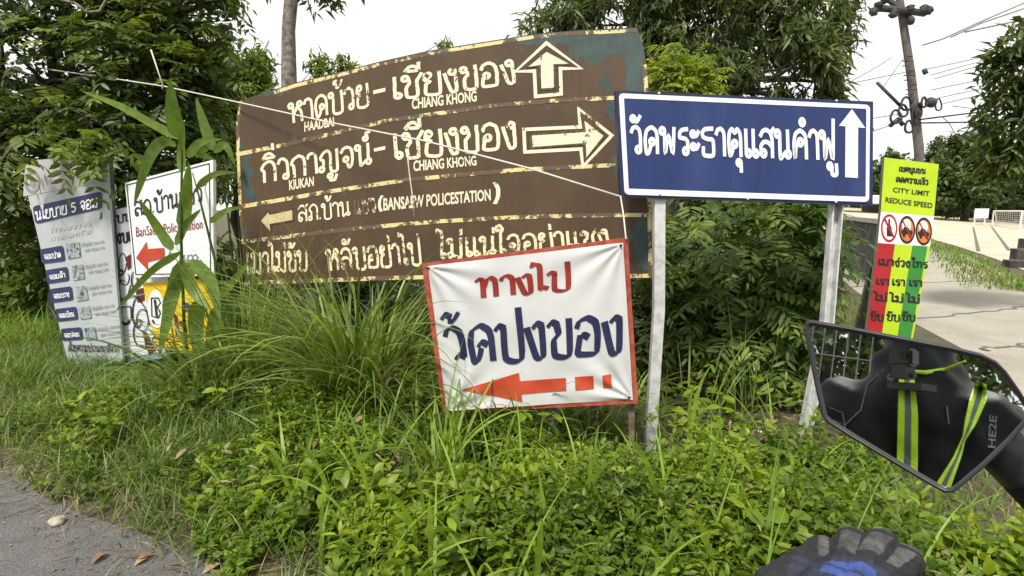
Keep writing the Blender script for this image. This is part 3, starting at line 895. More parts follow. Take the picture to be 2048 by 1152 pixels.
O_ = cropq([(105, 838), (1890, 892), (1897, 183), (62, 98)]); I_ = cropq([(135, 795), (1865, 855), (1870, 212), (100, 135)])
paint("white_border", M['white_paint'], blue, lambda bm: ring_px(bm, up_, rrect(O_, .045), rrect(I_, .012), .006))
paint("lettering", M['white_paint'], blue, lambda bm: thai(bm, up_, 'วัดพระธาตุแสนคำฟู', [(1261, 305), (1670, 319.5), (1668, 263), (1260, 254)], .165, None, .006))
paint("arrow", M['white_paint'], blue, lambda bm: poly(bm, up_, cropq([(1765, 215), (1863, 352), (1810, 348), (1808, 717), (1715, 711), (1718, 340), (1670, 335)]), .006))
for op, pts in zip((1, -1), ([(1318, 385, 3.56), (1317, 620, 3.54), (1299, 905, 3.5)], [(1673, 400, 3.6), (1654, 640, 3.55), (1600, 915, 3.5)])):
    bm = bmesh.new()
    P3 = [at(*p) for p in pts]
    P3.append(P3[-1] + (P3[-1] - P3[-2]).normalized() * .25)
    for k in range(3):                              # C-section steel post: web and two flanges
        pass
    prev = None
    for p in P3:
        x = Vector((.03, 0, 0)); y = Vector((0, .025 * op, 0)); w = Vector((.004, 0, 0))
        prof = [p - x - y, p + x - y, p + x + y, p + x - w * 2 + y, p + x - w * 2 - y + Vector((0, .006 * op, 0)), p - x + w * 2 - y + Vector((0, .006 * op, 0)), p - x + w * 2 + y, p - x + y]
        vs = [bm.verts.new(q) for q in prof]
        if prev:
            for i in range(8): bm.faces.new((prev[i], prev[(i + 1) % 8], vs[(i + 1) % 8], vs[i]))
        prev = vs
    bm_obj("post", bm, M['post_metal'], blue)

for x, y in ((1318, 187), (1319, 389), (1672, 202), (1671, 404), (1490, 193), (1495, 398)):
    bm = bmesh.new(); bmesh.ops.create_uvsphere(bm, u_segments=10, v_segments=6, radius=.008, matrix=Matrix.Translation(up_.hit(x, y, .003)))
    bm_obj("bolt", bm, M['post_metal'], blue)

# ------------------------------------------------------------------ 3. white cloth banner on a red frame
wp = Plane(at(860, 650, 3.42), at(1265, 650, 3.12))
ban = thing("cloth_banner", gnd(1080, 870), "white cloth banner nailed to a red frame, red and navy words, red left arrow", "banner")
FO = [(843.5, 527), (1255, 475.5), (1276, 807), (886, 826.5)]
CO = [(886, 826), (1276, 807), (1255, 476), (844, 527)]        # BL BR TR TL


def sag(px, py, off=0.0):
    """cloth pulled from its four nailed corners: creases fan out of them"""
    z = 0.006 * math.sin(px * .011 + 1) * math.sin(py * .013)
    for cx, cy, s in ((855, 532, 1), (1246, 486, 1), (1266, 798, 1), (894, 818, 1)):
        dx, dy = px - cx, py - cy
        r = math.hypot(dx, dy); a = math.atan2(dy, dx)
        z += .0075 * math.exp(-(r / 130) ** 1.5) * math.sin(a * 13 + cx) * min(1, r / 15)
    z += .004 * math.exp(-((py - 770 - .1 * (1100 - px)) / 22) ** 2) * math.sin(px * .05) + .002 * math.sin(px * .05 + py * .03)
    return wp.hit(px, py, z + .010 + off)


bm = bmesh.new()
NX, NY = 110, 90
CI = [(894.5, 819), (1266, 799), (1246.5, 485), (856, 532)]
g = [[bm.verts.new(sag(*bil(CI, i / NX, j / NY))) for i in range(NX + 1)] for j in range(NY + 1)]
for j in range(NY):
    for i in range(NX): bm.faces.new((g[j][i], g[j][i + 1], g[j + 1][i + 1], g[j + 1][i]))
bm_obj("cloth", bm, M['cloth'], ban, True)
FI = [(858, 535), (1244, 488), (1263, 796), (896, 816)]
bm = bmesh.new()
for i in range(4):
    j = (i + 1) % 4
    slab_bm(bm, [wp.hit(*FO[i]), wp.hit(*FO[j]), wp.hit(*FI[j]), wp.hit(*FI[i])], wp.n, .03 + .001 * i)
bm_obj("frame", bm, M['red_frame'], ban)
pale = (.75, .66, .6)
NIB = (math.radians(38), .30)
paint("lettering", M['dark_red_ink'], ban, lambda bm: thai(bm, wp, 'ทางไป', [(955, 595), (1138, 576), (1137, 539), (952, 557)], .23, NIB, .003, 0, sag))
paint("lettering", M['navy_ink'], ban, lambda bm: thai(bm, wp, 'วัดปงของ', [(897, 724), (1240, 701), (1243, 629), (886, 657)], .215, NIB, .003, 0, sag))


class SagPl:
    n = wp.n
    @staticmethod
    def hit(x, y, o=0.0): return sag(x, y, o)


def dense_poly(bm, q, n=14, off=.0035):
    G_ = [[bm.verts.new(sag(*bil(q, i / n, j / n), off)) for i in range(n + 1)] for j in range(n + 1)]
    for j in range(n):
        for i in range(n): bm.faces.new((G_[j][i], G_[j][i + 1], G_[j + 1][i + 1], G_[j + 1][i]))


paint("arrow", M['arrow_red'], ban, lambda bm: [dense_poly(bm, [(926, 778.4), (1046, 802), (1039, 744), (926, 777.6)]), dense_poly(bm, [(1044, 786.5), (1133, 780), (1132, 755), (1040.5, 760.5)]),
                                              dense_poly(bm, [(1151.5, 779), (1188, 776.5), (1187, 750), (1150, 753)]), dense_poly(bm, [(1206.6, 775.6), (1224, 774.3), (1222.5, 748), (1205, 749.6)])])
for x, y in ((858, 536), (1242, 490.5), (1258, 793.5), (898, 813)):
    bm = bmesh.new()
    bmesh.ops.create_uvsphere(bm, u_segments=10, v_segments=6, radius=.007, matrix=Matrix.Translation(sag(x, y, .004)))
    bm_obj("nail", bm, M['ink'], ban)
for x, y0, y1, mt in ((897, 800, 905, 'wood'), (1103, 760, 955, 'grey_wood'), (1263, 780, 905, 'wood')):
    a, b = wp.hit(x, y0, -.06), wp.hit(x + 2, y1, -.06)
    bm = bmesh.new(); beam_bm(bm, a, Vector((b.x, b.y, -.12)), .05, .03)
    bm_obj("stake", bm, M[mt], ban)

# ------------------------------------------------------------------ 4. policy banner, far left
pp = Plane(at(60, 500, 5.5), at(230, 500, 5.2))
M['policy'] = rough_mat("grey_white_vinyl", (.40, .425, .44), (.47, .49, .50), 2, .45, bumps=.05)
M['policy_top'] = rough_mat("lilac_grey_panel", (.40, .38, .40), (.5, .47, .48), 2, .5, bumps=.05)
M['pill'] = rough_mat("navy_print", (.025, .03, .09), (.035, .045, .12), 4, .5, bumps=0)
M['faint'] = rough_mat("faded_grey_print", (.48, .49, .47), (.56, .57, .55), 5, .5, bumps=0)
M['grey_print'] = rough_mat("grey_print", (.2, .21, .22), (.28, .29, .3), 8, .5, bumps=0)
m, nt, b, o = new_mat("small_photo_print")
n = nodes_noise(nt, 28, 4, .7, objvec(nt))
r = ramp(nt, n.outputs['Fac'], [(.36, (.03, .05, .05)), (.46, (.16, .22, .22)), (.55, (.42, .45, .45)), (.66, (.1, .14, .1))])
nt.links.new(r.outputs[0], b.inputs['Base Color']); M['photo'] = m
pol = thing("policy_banner", gnd(190, 760), "tall pale banner with navy title bar and five navy name tags, half under leaves", "banner")
def c8(q): return [(30 + .3992 * x, 280 + .3992 * y) for x, y in q]
plate("panel", pp, [(48, 358), (214.5, 352), (246, 722), (139, 738)], .02, M['policy'], pol)
plate("top_panel", pp, [(52, 322), (213, 308), (215.5, 362), (47, 393)], .022, M['policy_top'], pol, .003)
bm = bmesh.new()
for a, b2 in (((62, 330), (150, 745)), ((205, 312), (234, 735))):
    beam_bm(bm, pp.hit(*a, -.05), pp.hit(*b2, -.05), .04, .04)
bm_obj("frame", bm, M['grey_wood'], pol)
paint("emblem", M['grey_print'], pol, lambda bm: [ring_px(bm, pp, ell(66, 364, 16, 23), ell(66, 364, 11, 16), .006), poly(bm, pp, ell(67, 366, 6, 10), .006)])
paint("title_bar", M['pill'], pol, lambda bm: poly(bm, pp, rrect(c8([(106, 420), (438, 342), (437, 257), (92, 333)]), .16), .006))
paint("title_lettering", M['white_paint'], pol, lambda bm: thai(bm, pp, 'นโยบาย 5 จอม', c8([(110, 402), (418, 334), (416, 290), (106, 360)]), .16, None, .008))
for y, s in ((440, 'การจราจร'), (482, 'การกระทำผิด')):
    paint("faded_lettering", M['faint'], pol, lambda bm: thai(bm, pp, s, c8([(180, y + 24), (380, y - 14), (378, y - 32), (176, y + 6)]), .14, None, .005))
rows = [((128, 548), (243, 528), (255, 605), (138, 620), 'จอมปาด', (258, 522), (325, 512), (332, 585), (268, 596)), ((155, 652), (266, 634), (274, 704), (165, 720), 'จอมล้ำ', (288, 632), (343, 622), (352, 694), (296, 704)),
        ((178, 746), (286, 732), (295, 800), (187, 816), 'จอมขวาง', (306, 736), (360, 730), (370, 800), (316, 808)), ((205, 846), (310, 834), (320, 898), (213, 910), 'จอมย้อน', (322, 838), (377, 832), (386, 892), (332, 898)),
        ((232, 945), (335, 937), (345, 998), (240, 1006), 'จอมปลอม', (350, 942), (405, 936), (415, 998), (360, 1004))]
for tl, tr, br, bl, s, a, b2, c, d in rows:
    e = paint("name_tag", M['pill'], pol, lambda bm: poly(bm, pp, rrect(c8([bl, br, tr, tl]), .16), .006))
    ins = lambda u, v: bil(c8([bl, br, tr, tl]), u, v)
    w_ = paint("tag_lettering", M['white_paint'], pol, lambda bm: thai(bm, pp, s, [ins(.14, .28), ins(.86, .28), ins(.86, .58), ins(.14, .58)], .17, None, .008))
    paint("small_picture", M['photo'], pol, lambda bm: poly(bm, pp, c8([a, b2, c, d]), .006))
    x0 = b2[0] + 10; y0 = b2[1]
    paint("small_lettering", M['grey_print'], pol, lambda bm: [thai(bm, pp, 'ปรับไม่เกิน 1,000 บาท', c8([(x0, y0 + 20), (x0 + 112, y0 + 2), (x0 + 112, y0 - 9), (x0, y0 + 9)]), .18, None, .006),
                                                          thai(bm, pp, 'และ 10,000 บาท', c8([(x0 + 18, y0 + 46), (x0 + 116, y0 + 32), (x0 + 116, y0 + 21), (x0 + 18, y0 + 35)]), .18, None, .006)])
paint("bottom_lettering", M['ink'], pol, lambda bm: thai(bm, pp, 'ด้วยความปรารถนาดีจาก', c8([(270, 1056), (522, 1062), (520, 1034), (270, 1024)]), .16, None, .006))

# ------------------------------------------------------------------ 5. drawn poster behind it
cp = Plane(at(220, 560, 5.30), at(330, 560, 5.22))
M['poster'] = rough_mat("white_blue_vinyl", (.62, .66, .72), (.72, .74, .78), 3, .4, bumps=.1)
M['poster_blue'] = rough_mat("pale_blue_print", (.18, .3, .42), (.3, .42, .52), 8, .45, bumps=0)
M['maroon'] = rough_mat("maroon_print", (.10, .015, .012), (.15, .03, .02), 8, .5, bumps=0)
pos = thing("drawn_poster", gnd(285, 740), "crumpled pale vinyl poster with black line drawings, between the policy banner and the yellow sign", "poster")
plate("sheet", cp, [(214, 424), (330, 395), (338, 716), (244, 726)], .012, M['poster'], pos)
def cv(pts, w=2.2): return lambda bm: line_px(bm, cp, pts, w, .004, n=1)
def arc(cx, cy, rx, ry, a0, a1, n=14): return [(cx + rx * math.cos(math.radians(a0 + (a1 - a0) * i / n)), cy + ry * math.sin(math.radians(a0 + (a1 - a0) * i / n))) for i in range(n + 1)]
paint("line_drawing", M['ink'], pos, lambda bm: [line_px(bm, cp, p, w, .004 + .0004 * k) for k, (p, w) in enumerate([
    (arc(246, 526, 7, 20, 0, 350), 2), (arc(250, 556, 9, 14, -30, 210), 2), (arc(243, 545, 4, 5, 0, 340), 3), (arc(246, 580, 8, 20, 60, 300), 2), ([(236, 590), (244, 600), (255, 596), (262, 570)], 2),
    (arc(252, 640, 7, 8, 0, 180), 5), ([(240, 615), (262, 612), (264, 640)], 2.5), (arc(276, 625, 10, 30, 40, 320), 2.5), (arc(286, 640, 12, 22, 0, 340), 2), (arc(280, 665, 12, 26, 70, 300), 2.5), ([(282, 690), (292, 697), (294, 680)], 4),
    (arc(270, 560, 6, 16, 90, 420), 2.5), ([(268, 590), (282, 600), (294, 620), (300, 650)], 2)])])
paint("poster_lettering", M['ink'], pos, lambda bm: [thai(bm, cp, 'งบบ', [(222, 448), (262, 440), (262, 425), (221, 433)], .16, None, .004), thai(bm, cp, 'งบต', [(235, 486), (268, 480), (267, 462), (234, 468)], .22, None, .004)])
paint("maroon_patch", M['maroon'], pos, lambda bm: [poly(bm, cp, [(286, 662), (294, 664), (312, 700), (300, 712), (291, 690)], .0045), poly(bm, cp, [(272, 580), (288, 575), (290, 600), (276, 605)], .005), poly(bm, cp, [(253, 514), (262, 508), (263, 535), (256, 540)], .005)])
paint("blue_band", M['poster_blue'], pos, lambda bm: poly(bm, cp, [(247, 714), (336, 704), (337, 715), (246, 725)], .0035))
paint("picture_rule", M['grey_print'], pos, lambda bm: line_px(bm, cp, [(238, 598), (300, 586)], 2.5, .0075))

# ------------------------------------------------------------------ 6. white police-station sign
sp_ = Plane(at(255, 450, 5.1), at(427, 450, 4.85))
pst = thing("police_station_sign", gnd(345, 760), "small white sign with a thin black border, police station name and red left arrow", "road sign")
plate("panel", sp_, [(249.5, 366), (426, 319.5), (427.5, 551), (269, 555)], .03, M['white_paint'], pst)
paint("border_line", M['ink'], pst, lambda bm: line_px(bm, sp_, [(254, 370), (419, 327), (421.5, 546), (272, 549)], 1.8, .003, True))
paint("lettering", M['ink'], pst, lambda bm: thai(bm, sp_, 'สภ.บ้านแซว', [(270, 433), (404, 402), (404, 375), (267, 405)], .12, None, .004))
paint("latin_lettering", M['dark_red_ink'], pst, lambda bm: latin(bm, sp_, 'BanSaew Police Station', [(273, 474), (406, 457), (405, 438), (272, 454)], 0))
paint("arrow", M['arrow_red'], pst, lambda bm: poly(bm, sp_, c8([(608, 590), (662, 507), (666, 545), (750, 540), (752, 590), (667, 612), (670, 656)]), .004))
paint("distance_lettering", M['grey_print'], pst, lambda bm: latin(bm, sp_, '1 km.', [(338, 526), (404, 523), (404, 500), (338, 503)], 0))
for x in (290, 405):
    bm = bmesh.new(); a = sp_.hit(x, 360, -.07); beam_bm(bm, a, Vector((a.x, a.y, -.1)), .05, .05); bm_obj("post", bm, M['grey_wood'], pst)

# ------------------------------------------------------------------ 7. yellow sign under it
yp = Plane(at(290, 630, 5.15), at(440, 630, 4.9))
M['yellow'] = rough_mat("yellow_vinyl", (.70, .47, .012), (.78, .55, .02), 4, .45, bumps=.05)
yel = thing("yellow_sign", gnd(370, 760), "bright yellow sign with a white oval and dark brown Thai lettering, behind long reed leaves", "sign")
plate("panel", yp, [(285, 566), (428, 557), (447, 716), (312, 694)], .02, M['yellow'], yel)
paint("oval", M['white_paint'], yel, lambda bm: poly(bm, yp, ell(313, 618, 17, 38, tilt=.25), .004))
paint("oval_glyph", M['ink'], yel, lambda bm: [line_px(bm, yp, [(304, 596), (318, 596), (322, 606), (316, 614), (322, 626), (318, 636), (305, 632)], 2.6, .006, True), line_px(bm, yp, [(311, 600), (313, 616), (315, 634)], 5, .0065), line_px(bm, yp, [(306, 640), (310, 646)], 4, .0065)])
paint("lettering", M['maroon'], yel, lambda bm: thai(bm, yp, 'ไม่', [(350, 671), (389, 675), (384, 646), (347, 642)], .24, None, .004))
paint("navy_spot", M['pill'], yel, lambda bm: poly(bm, yp, ell(373, 614, 9, 9), .004))
paint("small_lettering", M['maroon'], yel, lambda bm: latin(bm, yp, 'C SI', [(306, 690), (352, 698), (350, 678), (303, 670)], 0))
paint("rule", M['maroon'], yel, lambda bm: [line_px(bm, yp, [(336, 608), (344, 655), (352, 700)], 2, .004), line_px(bm, yp, [(350, 681), (388, 686), (391, 640)], 2, .0045)])
bm = bmesh.new(); a = yp.hit(365, 600, -.05); beam_bm(bm, a, Vector((a.x, a.y, -.1)), .05, .05); bm_obj("post", bm, M['grey_wood'], yel)

# ------------------------------------------------------------------ 8. city-limit and no-drunk-driving board at the road edge
tp = Plane(at(1760, 500, 6.2), at(1870, 500, 6.25), at(1735, 690, 6.2))
M['lime'] = rough_mat("lime_reflective", (.42, .6, .012), (.5, .68, .02), 3, .4, bumps=0)
M['stripe_red'] = rough_mat("stripe_red", (.36, .012, .018), (.42, .02, .025), 3, .4, bumps=0)
M['stripe_green'] = rough_mat("stripe_green", (.03, .22, .035), (.045, .27, .05), 3, .4, bumps=0)
M['orange'] = rough_mat("orange_print", (.6, .16, .03), (.68, .22, .05), 6, .5, bumps=0)
M['olive_board'] = rough_mat("dull_olive_backing", (.12, .12, .09), (.18, .18, .14), 5, .7, bumps=.1)
tri = thing("speed_limit_board", gnd(1775, 715), "tall narrow board, lime green top, three warning circles, red yellow and green stripes", "road sign")
def c7(x, y): return (1700 + .356 * x, 290 + .356 * y)
Lq = [c7(192, 70), c7(172, 375), c7(155, 550), c7(95, 1032), (1727, 705)]
Rq = [c7(498, 108), c7(470, 402), c7(448, 570), c7(352, 1086), (1816, 725)]
plate("backing_board", tp, [Lq[0], Rq[0], Rq[1], Rq[2], Rq[3], Rq[4], Lq[4], Lq[3], Lq[2], Lq[1]], .03, M['olive_board'], tri)
paint("top_panel", M['lime'], tri, lambda bm: poly(bm, tp, [Lq[1], Rq[1], Rq[0], Lq[0]], .003))
paint("middle_panel", M['white_paint'], tri, lambda bm: poly(bm, tp, [Lq[2], Rq[2], Rq[1], Lq[1]], .003))
ft = [0, .33, .665, .955]
for k, mt, nm in ((0, 'stripe_red', 'red_stripe'), (1, 'lime', 'yellow_stripe'), (2, 'stripe_green', 'green_stripe'), (3, 'lime', 'edge_stripe')):
    f0 = ft[k]; f1 = ft[k + 1] if k < 3 else 1.0
    lp = lambda a, b, t: (a[0] + (b[0] - a[0]) * t, a[1] + (b[1] - a[1]) * t)
    paint(nm, M[mt], tri, lambda bm: [poly(bm, tp, [lp(Lq[i + 1], Rq[i + 1], f0), lp(Lq[i + 1], Rq[i + 1], f1), lp(Lq[i], Rq[i], f1), lp(Lq[i], Rq[i], f0)], .003) for i in (2, 3)])
def t7(s, x0, y0, x1, y1, h, w=.16, mt='ink', lat=False, bold=.0, nm="lettering"):
    q = [c7(x0, y0), c7(x1, y1), c7(x1 + 2, y1 - h), c7(x0 + 2, y0 - h)]
    paint(nm, M[mt], tri, lambda bm: latin(bm, tp, s, q, bold, .006) if lat else thai(bm, tp, s, q, w, None, .006))
t7('เขตชุมชน', 272, 146, 420, 160, 24, .24); t7('ลดความเร็ว', 255, 206, 434, 224, 26, .24)
t7('CITY LIMIT', 238, 265, 444, 288, 28, lat=True, bold=.02); t7('REDUCE SPEED', 196, 322, 460, 356, 30, lat=True, bold=.02)
for col, rows_ in (((0), ((155, 672, 'เมา'), (143, 782, 'เรา'), (134, 872, 'ไม่'), (112, 980, 'ขับ'))), ((1), ((248, 680, 'ง่วง'), (232, 786, 'เรา'), (224, 878, 'ไม่'), (203, 982, 'ขับ'))), ((2), ((345, 686, 'โทร'), (328, 790, 'เรา'), (316, 882, 'ไม่'), (290, 982, 'ขับ')))):
    for x, y, s in rows_:
        t7(s, x, y, x + (84 if s in ('โทร', 'ง่วง', 'เมา') else 70), y + 6, 34, .2)
for cx, cy, fill in ((218, 467, 'white_paint'), (318, 476, 'orange'), (412, 485, 'orange')):
    px, py = c7(cx, cy)
    e = paint("warning_circle", M[fill], tri, lambda bm: poly(bm, tp, ell(px, py, 14.5, 25), .005))
    paint("circle_rim", M['stripe_red'] if fill == 'white_paint' else M['ink'], tri, lambda bm: ring_px(bm, tp, ell(px, py, 16.5, 28), ell(px, py, 13.3, 23.2), .006))
    if fill == 'white_paint':
        paint("bottle_symbol", M['ink'], tri, lambda bm: [poly(bm, tp, [(px - 5, py + 16), (px + 5, py + 17), (px + 5, py), (px + 1.6, py - 8), (px + 2, py - 18), (px - 2, py - 18), (px - 1.6, py - 8), (px - 5, py - 1)], .0065)])
        paint("red_bar", M['stripe_red'], tri, lambda bm: line_px(bm, tp, [(px - 9, py - 18), (px + 9, py + 18)], 4, .0075))
    else:
        paint("white_symbol", M['white_paint'], tri, lambda bm: poly(bm, tp, ell(px - 1, py - 9, 9, 12), .0065))
        paint("car_symbol", M['ink'], tri, lambda bm: [poly(bm, tp, [(px - 11, py + 8), (px + 10, py + 10), (px + 11, py + 3), (px + 5, py + 1), (px + 2, py - 5), (px - 6, py - 6), (px - 8, py), (px - 12, py + 1)], .0075), poly(bm, tp, ell(px - 6, py + 10, 3, 4.5), .008), poly(bm, tp, ell(px + 6, py + 11, 3, 4.5), .008)])
        paint("red_bar", M['stripe_red'], tri, lambda bm: line_px(bm, tp, [(px - 9, py - 18), (px + 9, py + 18)], 2.6, .0085))
lp2 = Plane(at(1753, 500, 6.3), at(1870, 500, 6.35), at(1715, 700, 6.9))
plate("back_leg", lp2, [(1754, 486), (1830, 500), (1800, 725), (1698, 706)], .03, M['olive_board'], tri)

# ------------------------------------------------------------------ strings tied across
def cord(name, pts, r, label, mat='rope'):
    P3 = [at(*p) for p in pts]
    o = tube(name, P3, r, M[mat], None, 6)
    return tag(o, label, "string")
cord("string", [(90, 138, 6.6), (200, 153, 6.1), (330, 173, 5.5), (478, 205, 4.9), (650, 243, 4.45), (850, 282, 4.0), (1060, 337, 3.65), (1240, 393, 3.43)], .006, "pale string stretched from the left tree across the brown board to the blue sign")
cord("string", [(814, 300, 4.05), (818, 340, 4.05), (826, 400, 4.05), (828, 433, 4.05)], .0045, "short pale string end hanging down the brown board beneath the long string")
cord("string", [(1241, 392, 3.42), (1247, 430, 3.3), (1252, 478, 3.12)], .004, "thin string from the blue sign corner down to the cloth banner corner")
cord("string", [(302, 100, 5.6), (312, 130, 5.55), (326, 172, 5.5)], .006, "thin string rising from the long string into the left tree, above the reed")
# ------------------------------------------------------------------ ground, roads, field, hills
def sheet(name, pts, z, mat, sub=0):
    bm = bmesh.new()
    bm.faces.new([bm.verts.new(Vector((p[0], p[1], z if len(p) < 3 else p[2]))) for p in pts])
    bmesh.ops.triangulate(bm, faces=bm.faces[:])
    o = bm_obj(name, bm, mat)
    return tag(o, kind="structure")


m, nt, b, o = new_mat("soil_and_litter")
v = objvec(nt)
n1 = nodes_noise(nt, 1.3, 8, .7, v); n2 = nodes_noise(nt, 34, 5, .7, v)
c1 = ramp(nt, n1.outputs['Fac'], [(.3, (.055, .05, .026)), (.55, (.10, .085, .048)), (.75, (.17, .14, .09))])
c2 = ramp(nt, n2.outputs['Fac'], [(.3, (.5, .5, .5)), (.7, (1.3, 1.25, 1.15))])
mu = nt.nodes.new("ShaderNodeMixRGB"); mu.blend_type = 'MULTIPLY'; mu.inputs[0].default_value = 1
nt.links.new(c1.outputs[0], mu.inputs[1]); nt.links.new(c2.outputs[0], mu.inputs[2])
nt.links.new(mu.outputs[0], b.inputs['Base Color']); b.inputs['Roughness'].default_value = .95
bump(nt, b, n2.outputs['Fac'], .8, .02); M['soil'] = m

m, nt, b, o = new_mat("old_asphalt")
v = objvec(nt)
n1 = nodes_noise(nt, 2.2, 6, .65, v); n2 = nodes_noise(nt, 150, 3, .7, v)
vo = nt.nodes.new("ShaderNodeTexVoronoi"); vo.inputs['Scale'].default_value = 110; nt.links.new(v, vo.inputs['Vector'])
c1 = ramp(nt, n1.outputs['Fac'], [(.3, (.085, .085, .084)), (.7, (.145, .14, .134))])
c2 = ramp(nt, vo.outputs['Distance'], [(.1, (1.5, 1.48, 1.42)), (.35, (.95, .95, .95)), (.7, (.55, .55, .55))])
mu = nt.nodes.new("ShaderNodeMixRGB"); mu.blend_type = 'MULTIPLY'; mu.inputs[0].default_value = .8
nt.links.new(c1.outputs[0], mu.inputs[1]); nt.links.new(c2.outputs[0], mu.inputs[2])
nt.links.new(mu.outputs[0], b.inputs['Base Color']); b.inputs['Roughness'].default_value = .85
bump(nt, b, n2.outputs['Fac'], .5, .006); M['asphalt'] = m

m, nt, b, o = new_mat("pale_concrete_road")
v = objvec(nt)
n1 = nodes_noise(nt, .5, 8, .7, v); n2 = nodes_noise(nt, 40, 4, .7, v)
c1 = ramp(nt, n1.outputs['Fac'], [(.3, (.235, .21, .17)), (.5, (.34, .31, .25)), (.7, (.40, .365, .30))])
c2 = ramp(nt, n2.outputs['Fac'], [(.3, (.8, .8, .8)), (.7, (1.1, 1.1, 1.1))])
mu = nt.nodes.new("ShaderNodeMixRGB"); mu.blend_type = 'MULTIPLY'; mu.inputs[0].default_value = 1
nt.links.new(c1.outputs[0], mu.inputs[1]); nt.links.new(c2.outputs[0], mu.inputs[2])
nt.links.new(mu.outputs[0], b.inputs['Base Color']); b.inputs['Roughness'].default_value = .85
bump(nt, b, n2.outputs['Fac'], .3, .004); M['road'] = m
M['field'] = rough_mat("bleached_concrete_court", (.40, .335, .24), (.56, .49, .37), .5, .85, bumps=.2)
M['conc_dark'] = rough_mat("stained_dark_concrete", (.022, .022, .02), (.12, .115, .105), 2.6, .9, bumps=.3, lo=.35, hi=.7)
M['crack_'] = rough_mat("field_seam", (.10, .09, .07), (.16, .14, .11), 3, .9, bumps=0)
M['conc'] = rough_mat("pale_concrete", (.36, .33, .28), (.5, .47, .41), 3, .9, bumps=.3)
M['road_white'] = paint_worn("road_edge_paint", (.78, .76, .7), (.4, .38, .33), 3, .35)
M['hill'] = rough_mat("far_forest", (.035, .06, .022), (.085, .13, .05), .14, .9, bumps=0)

xs = np.concatenate([-np.geomspace(2500, 6.2, 22), np.linspace(-6, 7, 131), np.geomspace(7.3, 2500, 22)])
ys = np.concatenate([-np.geomspace(2500, 3.2, 18), np.linspace(-3, 9, 121), np.geomspace(9.4, 2500, 26)])
E0, E1 = np.array([-2.84, 2.88]), np.array([-1.15, 1.95])       # verge / asphalt edge
ED = (E1 - E0) / np.linalg.norm(E1 - E0); EN = np.array([-ED[1], ED[0]])
if EN[1] < 0: EN = -EN


def verge_d(x, y):
    return (x - E0[0]) * EN[0] + (y - E0[1]) * EN[1]


def sstep(a, b_, t):
    t = np.clip((t - a) / (b_ - a), 0, 1); return t * t * (3 - 2 * t)


def right_d(x, y):
    """distance left of the line where the weeds end at the right"""
    ax, ay, bx, by = 1.95, 2.0, 4.3, 7.2
    dx, dy = bx - ax, by - ay; l = math.hypot(dx, dy)
    return -((x - ax) * dy - (y - ay) * dx) / l


def gz(x, y):
    x = np.asarray(x, float); y = np.asarray(y, float)
    k = sstep(.05, .7, verge_d(x, y)) * sstep(.0, .5, right_d(x, y)) * (1 - sstep(6.5, 9, y)) * sstep(-8, -6, x)
    h = .035 + .05 * np.sin(x * 2.3 + y * 1.1) * np.sin(y * 2.9 - x * .7) + .03 * np.sin(x * 6.1) * np.sin(y * 5.3)
    return k * h


X, Y = np.meshgrid(xs, ys)
V = np.stack([X, Y, gz(X, Y)], -1).reshape(-1, 3)
nx_, ny_ = len(xs), len(ys)
ii = (np.arange(ny_ - 1)[:, None] * nx_ + np.arange(nx_ - 1)[None]).ravel()
tag(mesh_np("ground", V, np.stack([ii, ii + 1, ii + nx_ + 1, ii + nx_], 1), M['soil'], smooth=True), kind="structure")

edge = []
for k in range(40):                                     # ragged edge of the asphalt under the weeds
    t = -9 + k * .4
    p = E0 + ED * t + EN * (random.uniform(-.05, .05) + .05 * math.sin(k * 1.7))
    edge.append((p[0], p[1]))
sheet("asphalt_lane", edge + [(5.5, -6), (2, -14), (-26, -14), (-26, 12)], .004, M['asphalt'])


def G2(px, py): p = gnd(px, py); return (p.x, p.y)


sheet("road", [G2(1820, 478), G2(1872, 484), G2(1960, 520), G2(2060, 575), (17, 7.5), (20, 2), (20, -12), (8, -12), (4.4, -2), (3.2, 1.6), G2(2100, 860), G2(1975, 725), G2(1830, 648), G2(1770, 618), G2(1715, 585), G2(1660, 540), G2(1640, 480)], .004, M['road'])
bm = bmesh.new()
L1 = [gnd(x, y, .008) for x, y in ((1862, 484), (1880, 491), (1950, 523), (2030, 561), (2110, 600))]
for a, b_ in zip(L1, L1[1:]):
    s = (b_ - a).cross(Vector((0, 0, 1))).normalized() * .07
    bm.faces.new([bm.verts.new(q) for q in (a - s, b_ - s, b_ + s, a + s)])
tag(bm_obj("road_edge_line", bm, M['road_white']), kind="structure")
# field: a broad bleached court beyond the road, gently sloping
F4 = [at(1600, 408, 95), at(1760, 419, 90), at(2100, 452, 66), at(2500, 480, 50), gnd(2300, 640), gnd(2075, 552), gnd(1990, 518), gnd(1905, 490), gnd(1845, 474), gnd(1660, 470)]
F4 = [(p.x, p.y, max(p.z, .012)) for p in F4]
sheet("sports_field", F4, 0, M['field'])
bm = bmesh.new()
for a, b_ in (((1945, 444), (1957, 502)), ((1983, 450), (2018, 500))):
    p, q = gnd(a[0], a[1] + 3, .03), gnd(b_[0], b_[1], .03)
    s = (q - p).cross(Vector((0, 0, 1))).normalized() * .05
    bm.faces.new([bm.verts.new(k) for k in (p - s, q - s, q + s, p + s)])
tag(bm_obj("field_seams", bm, M['crack_']), kind="structure")

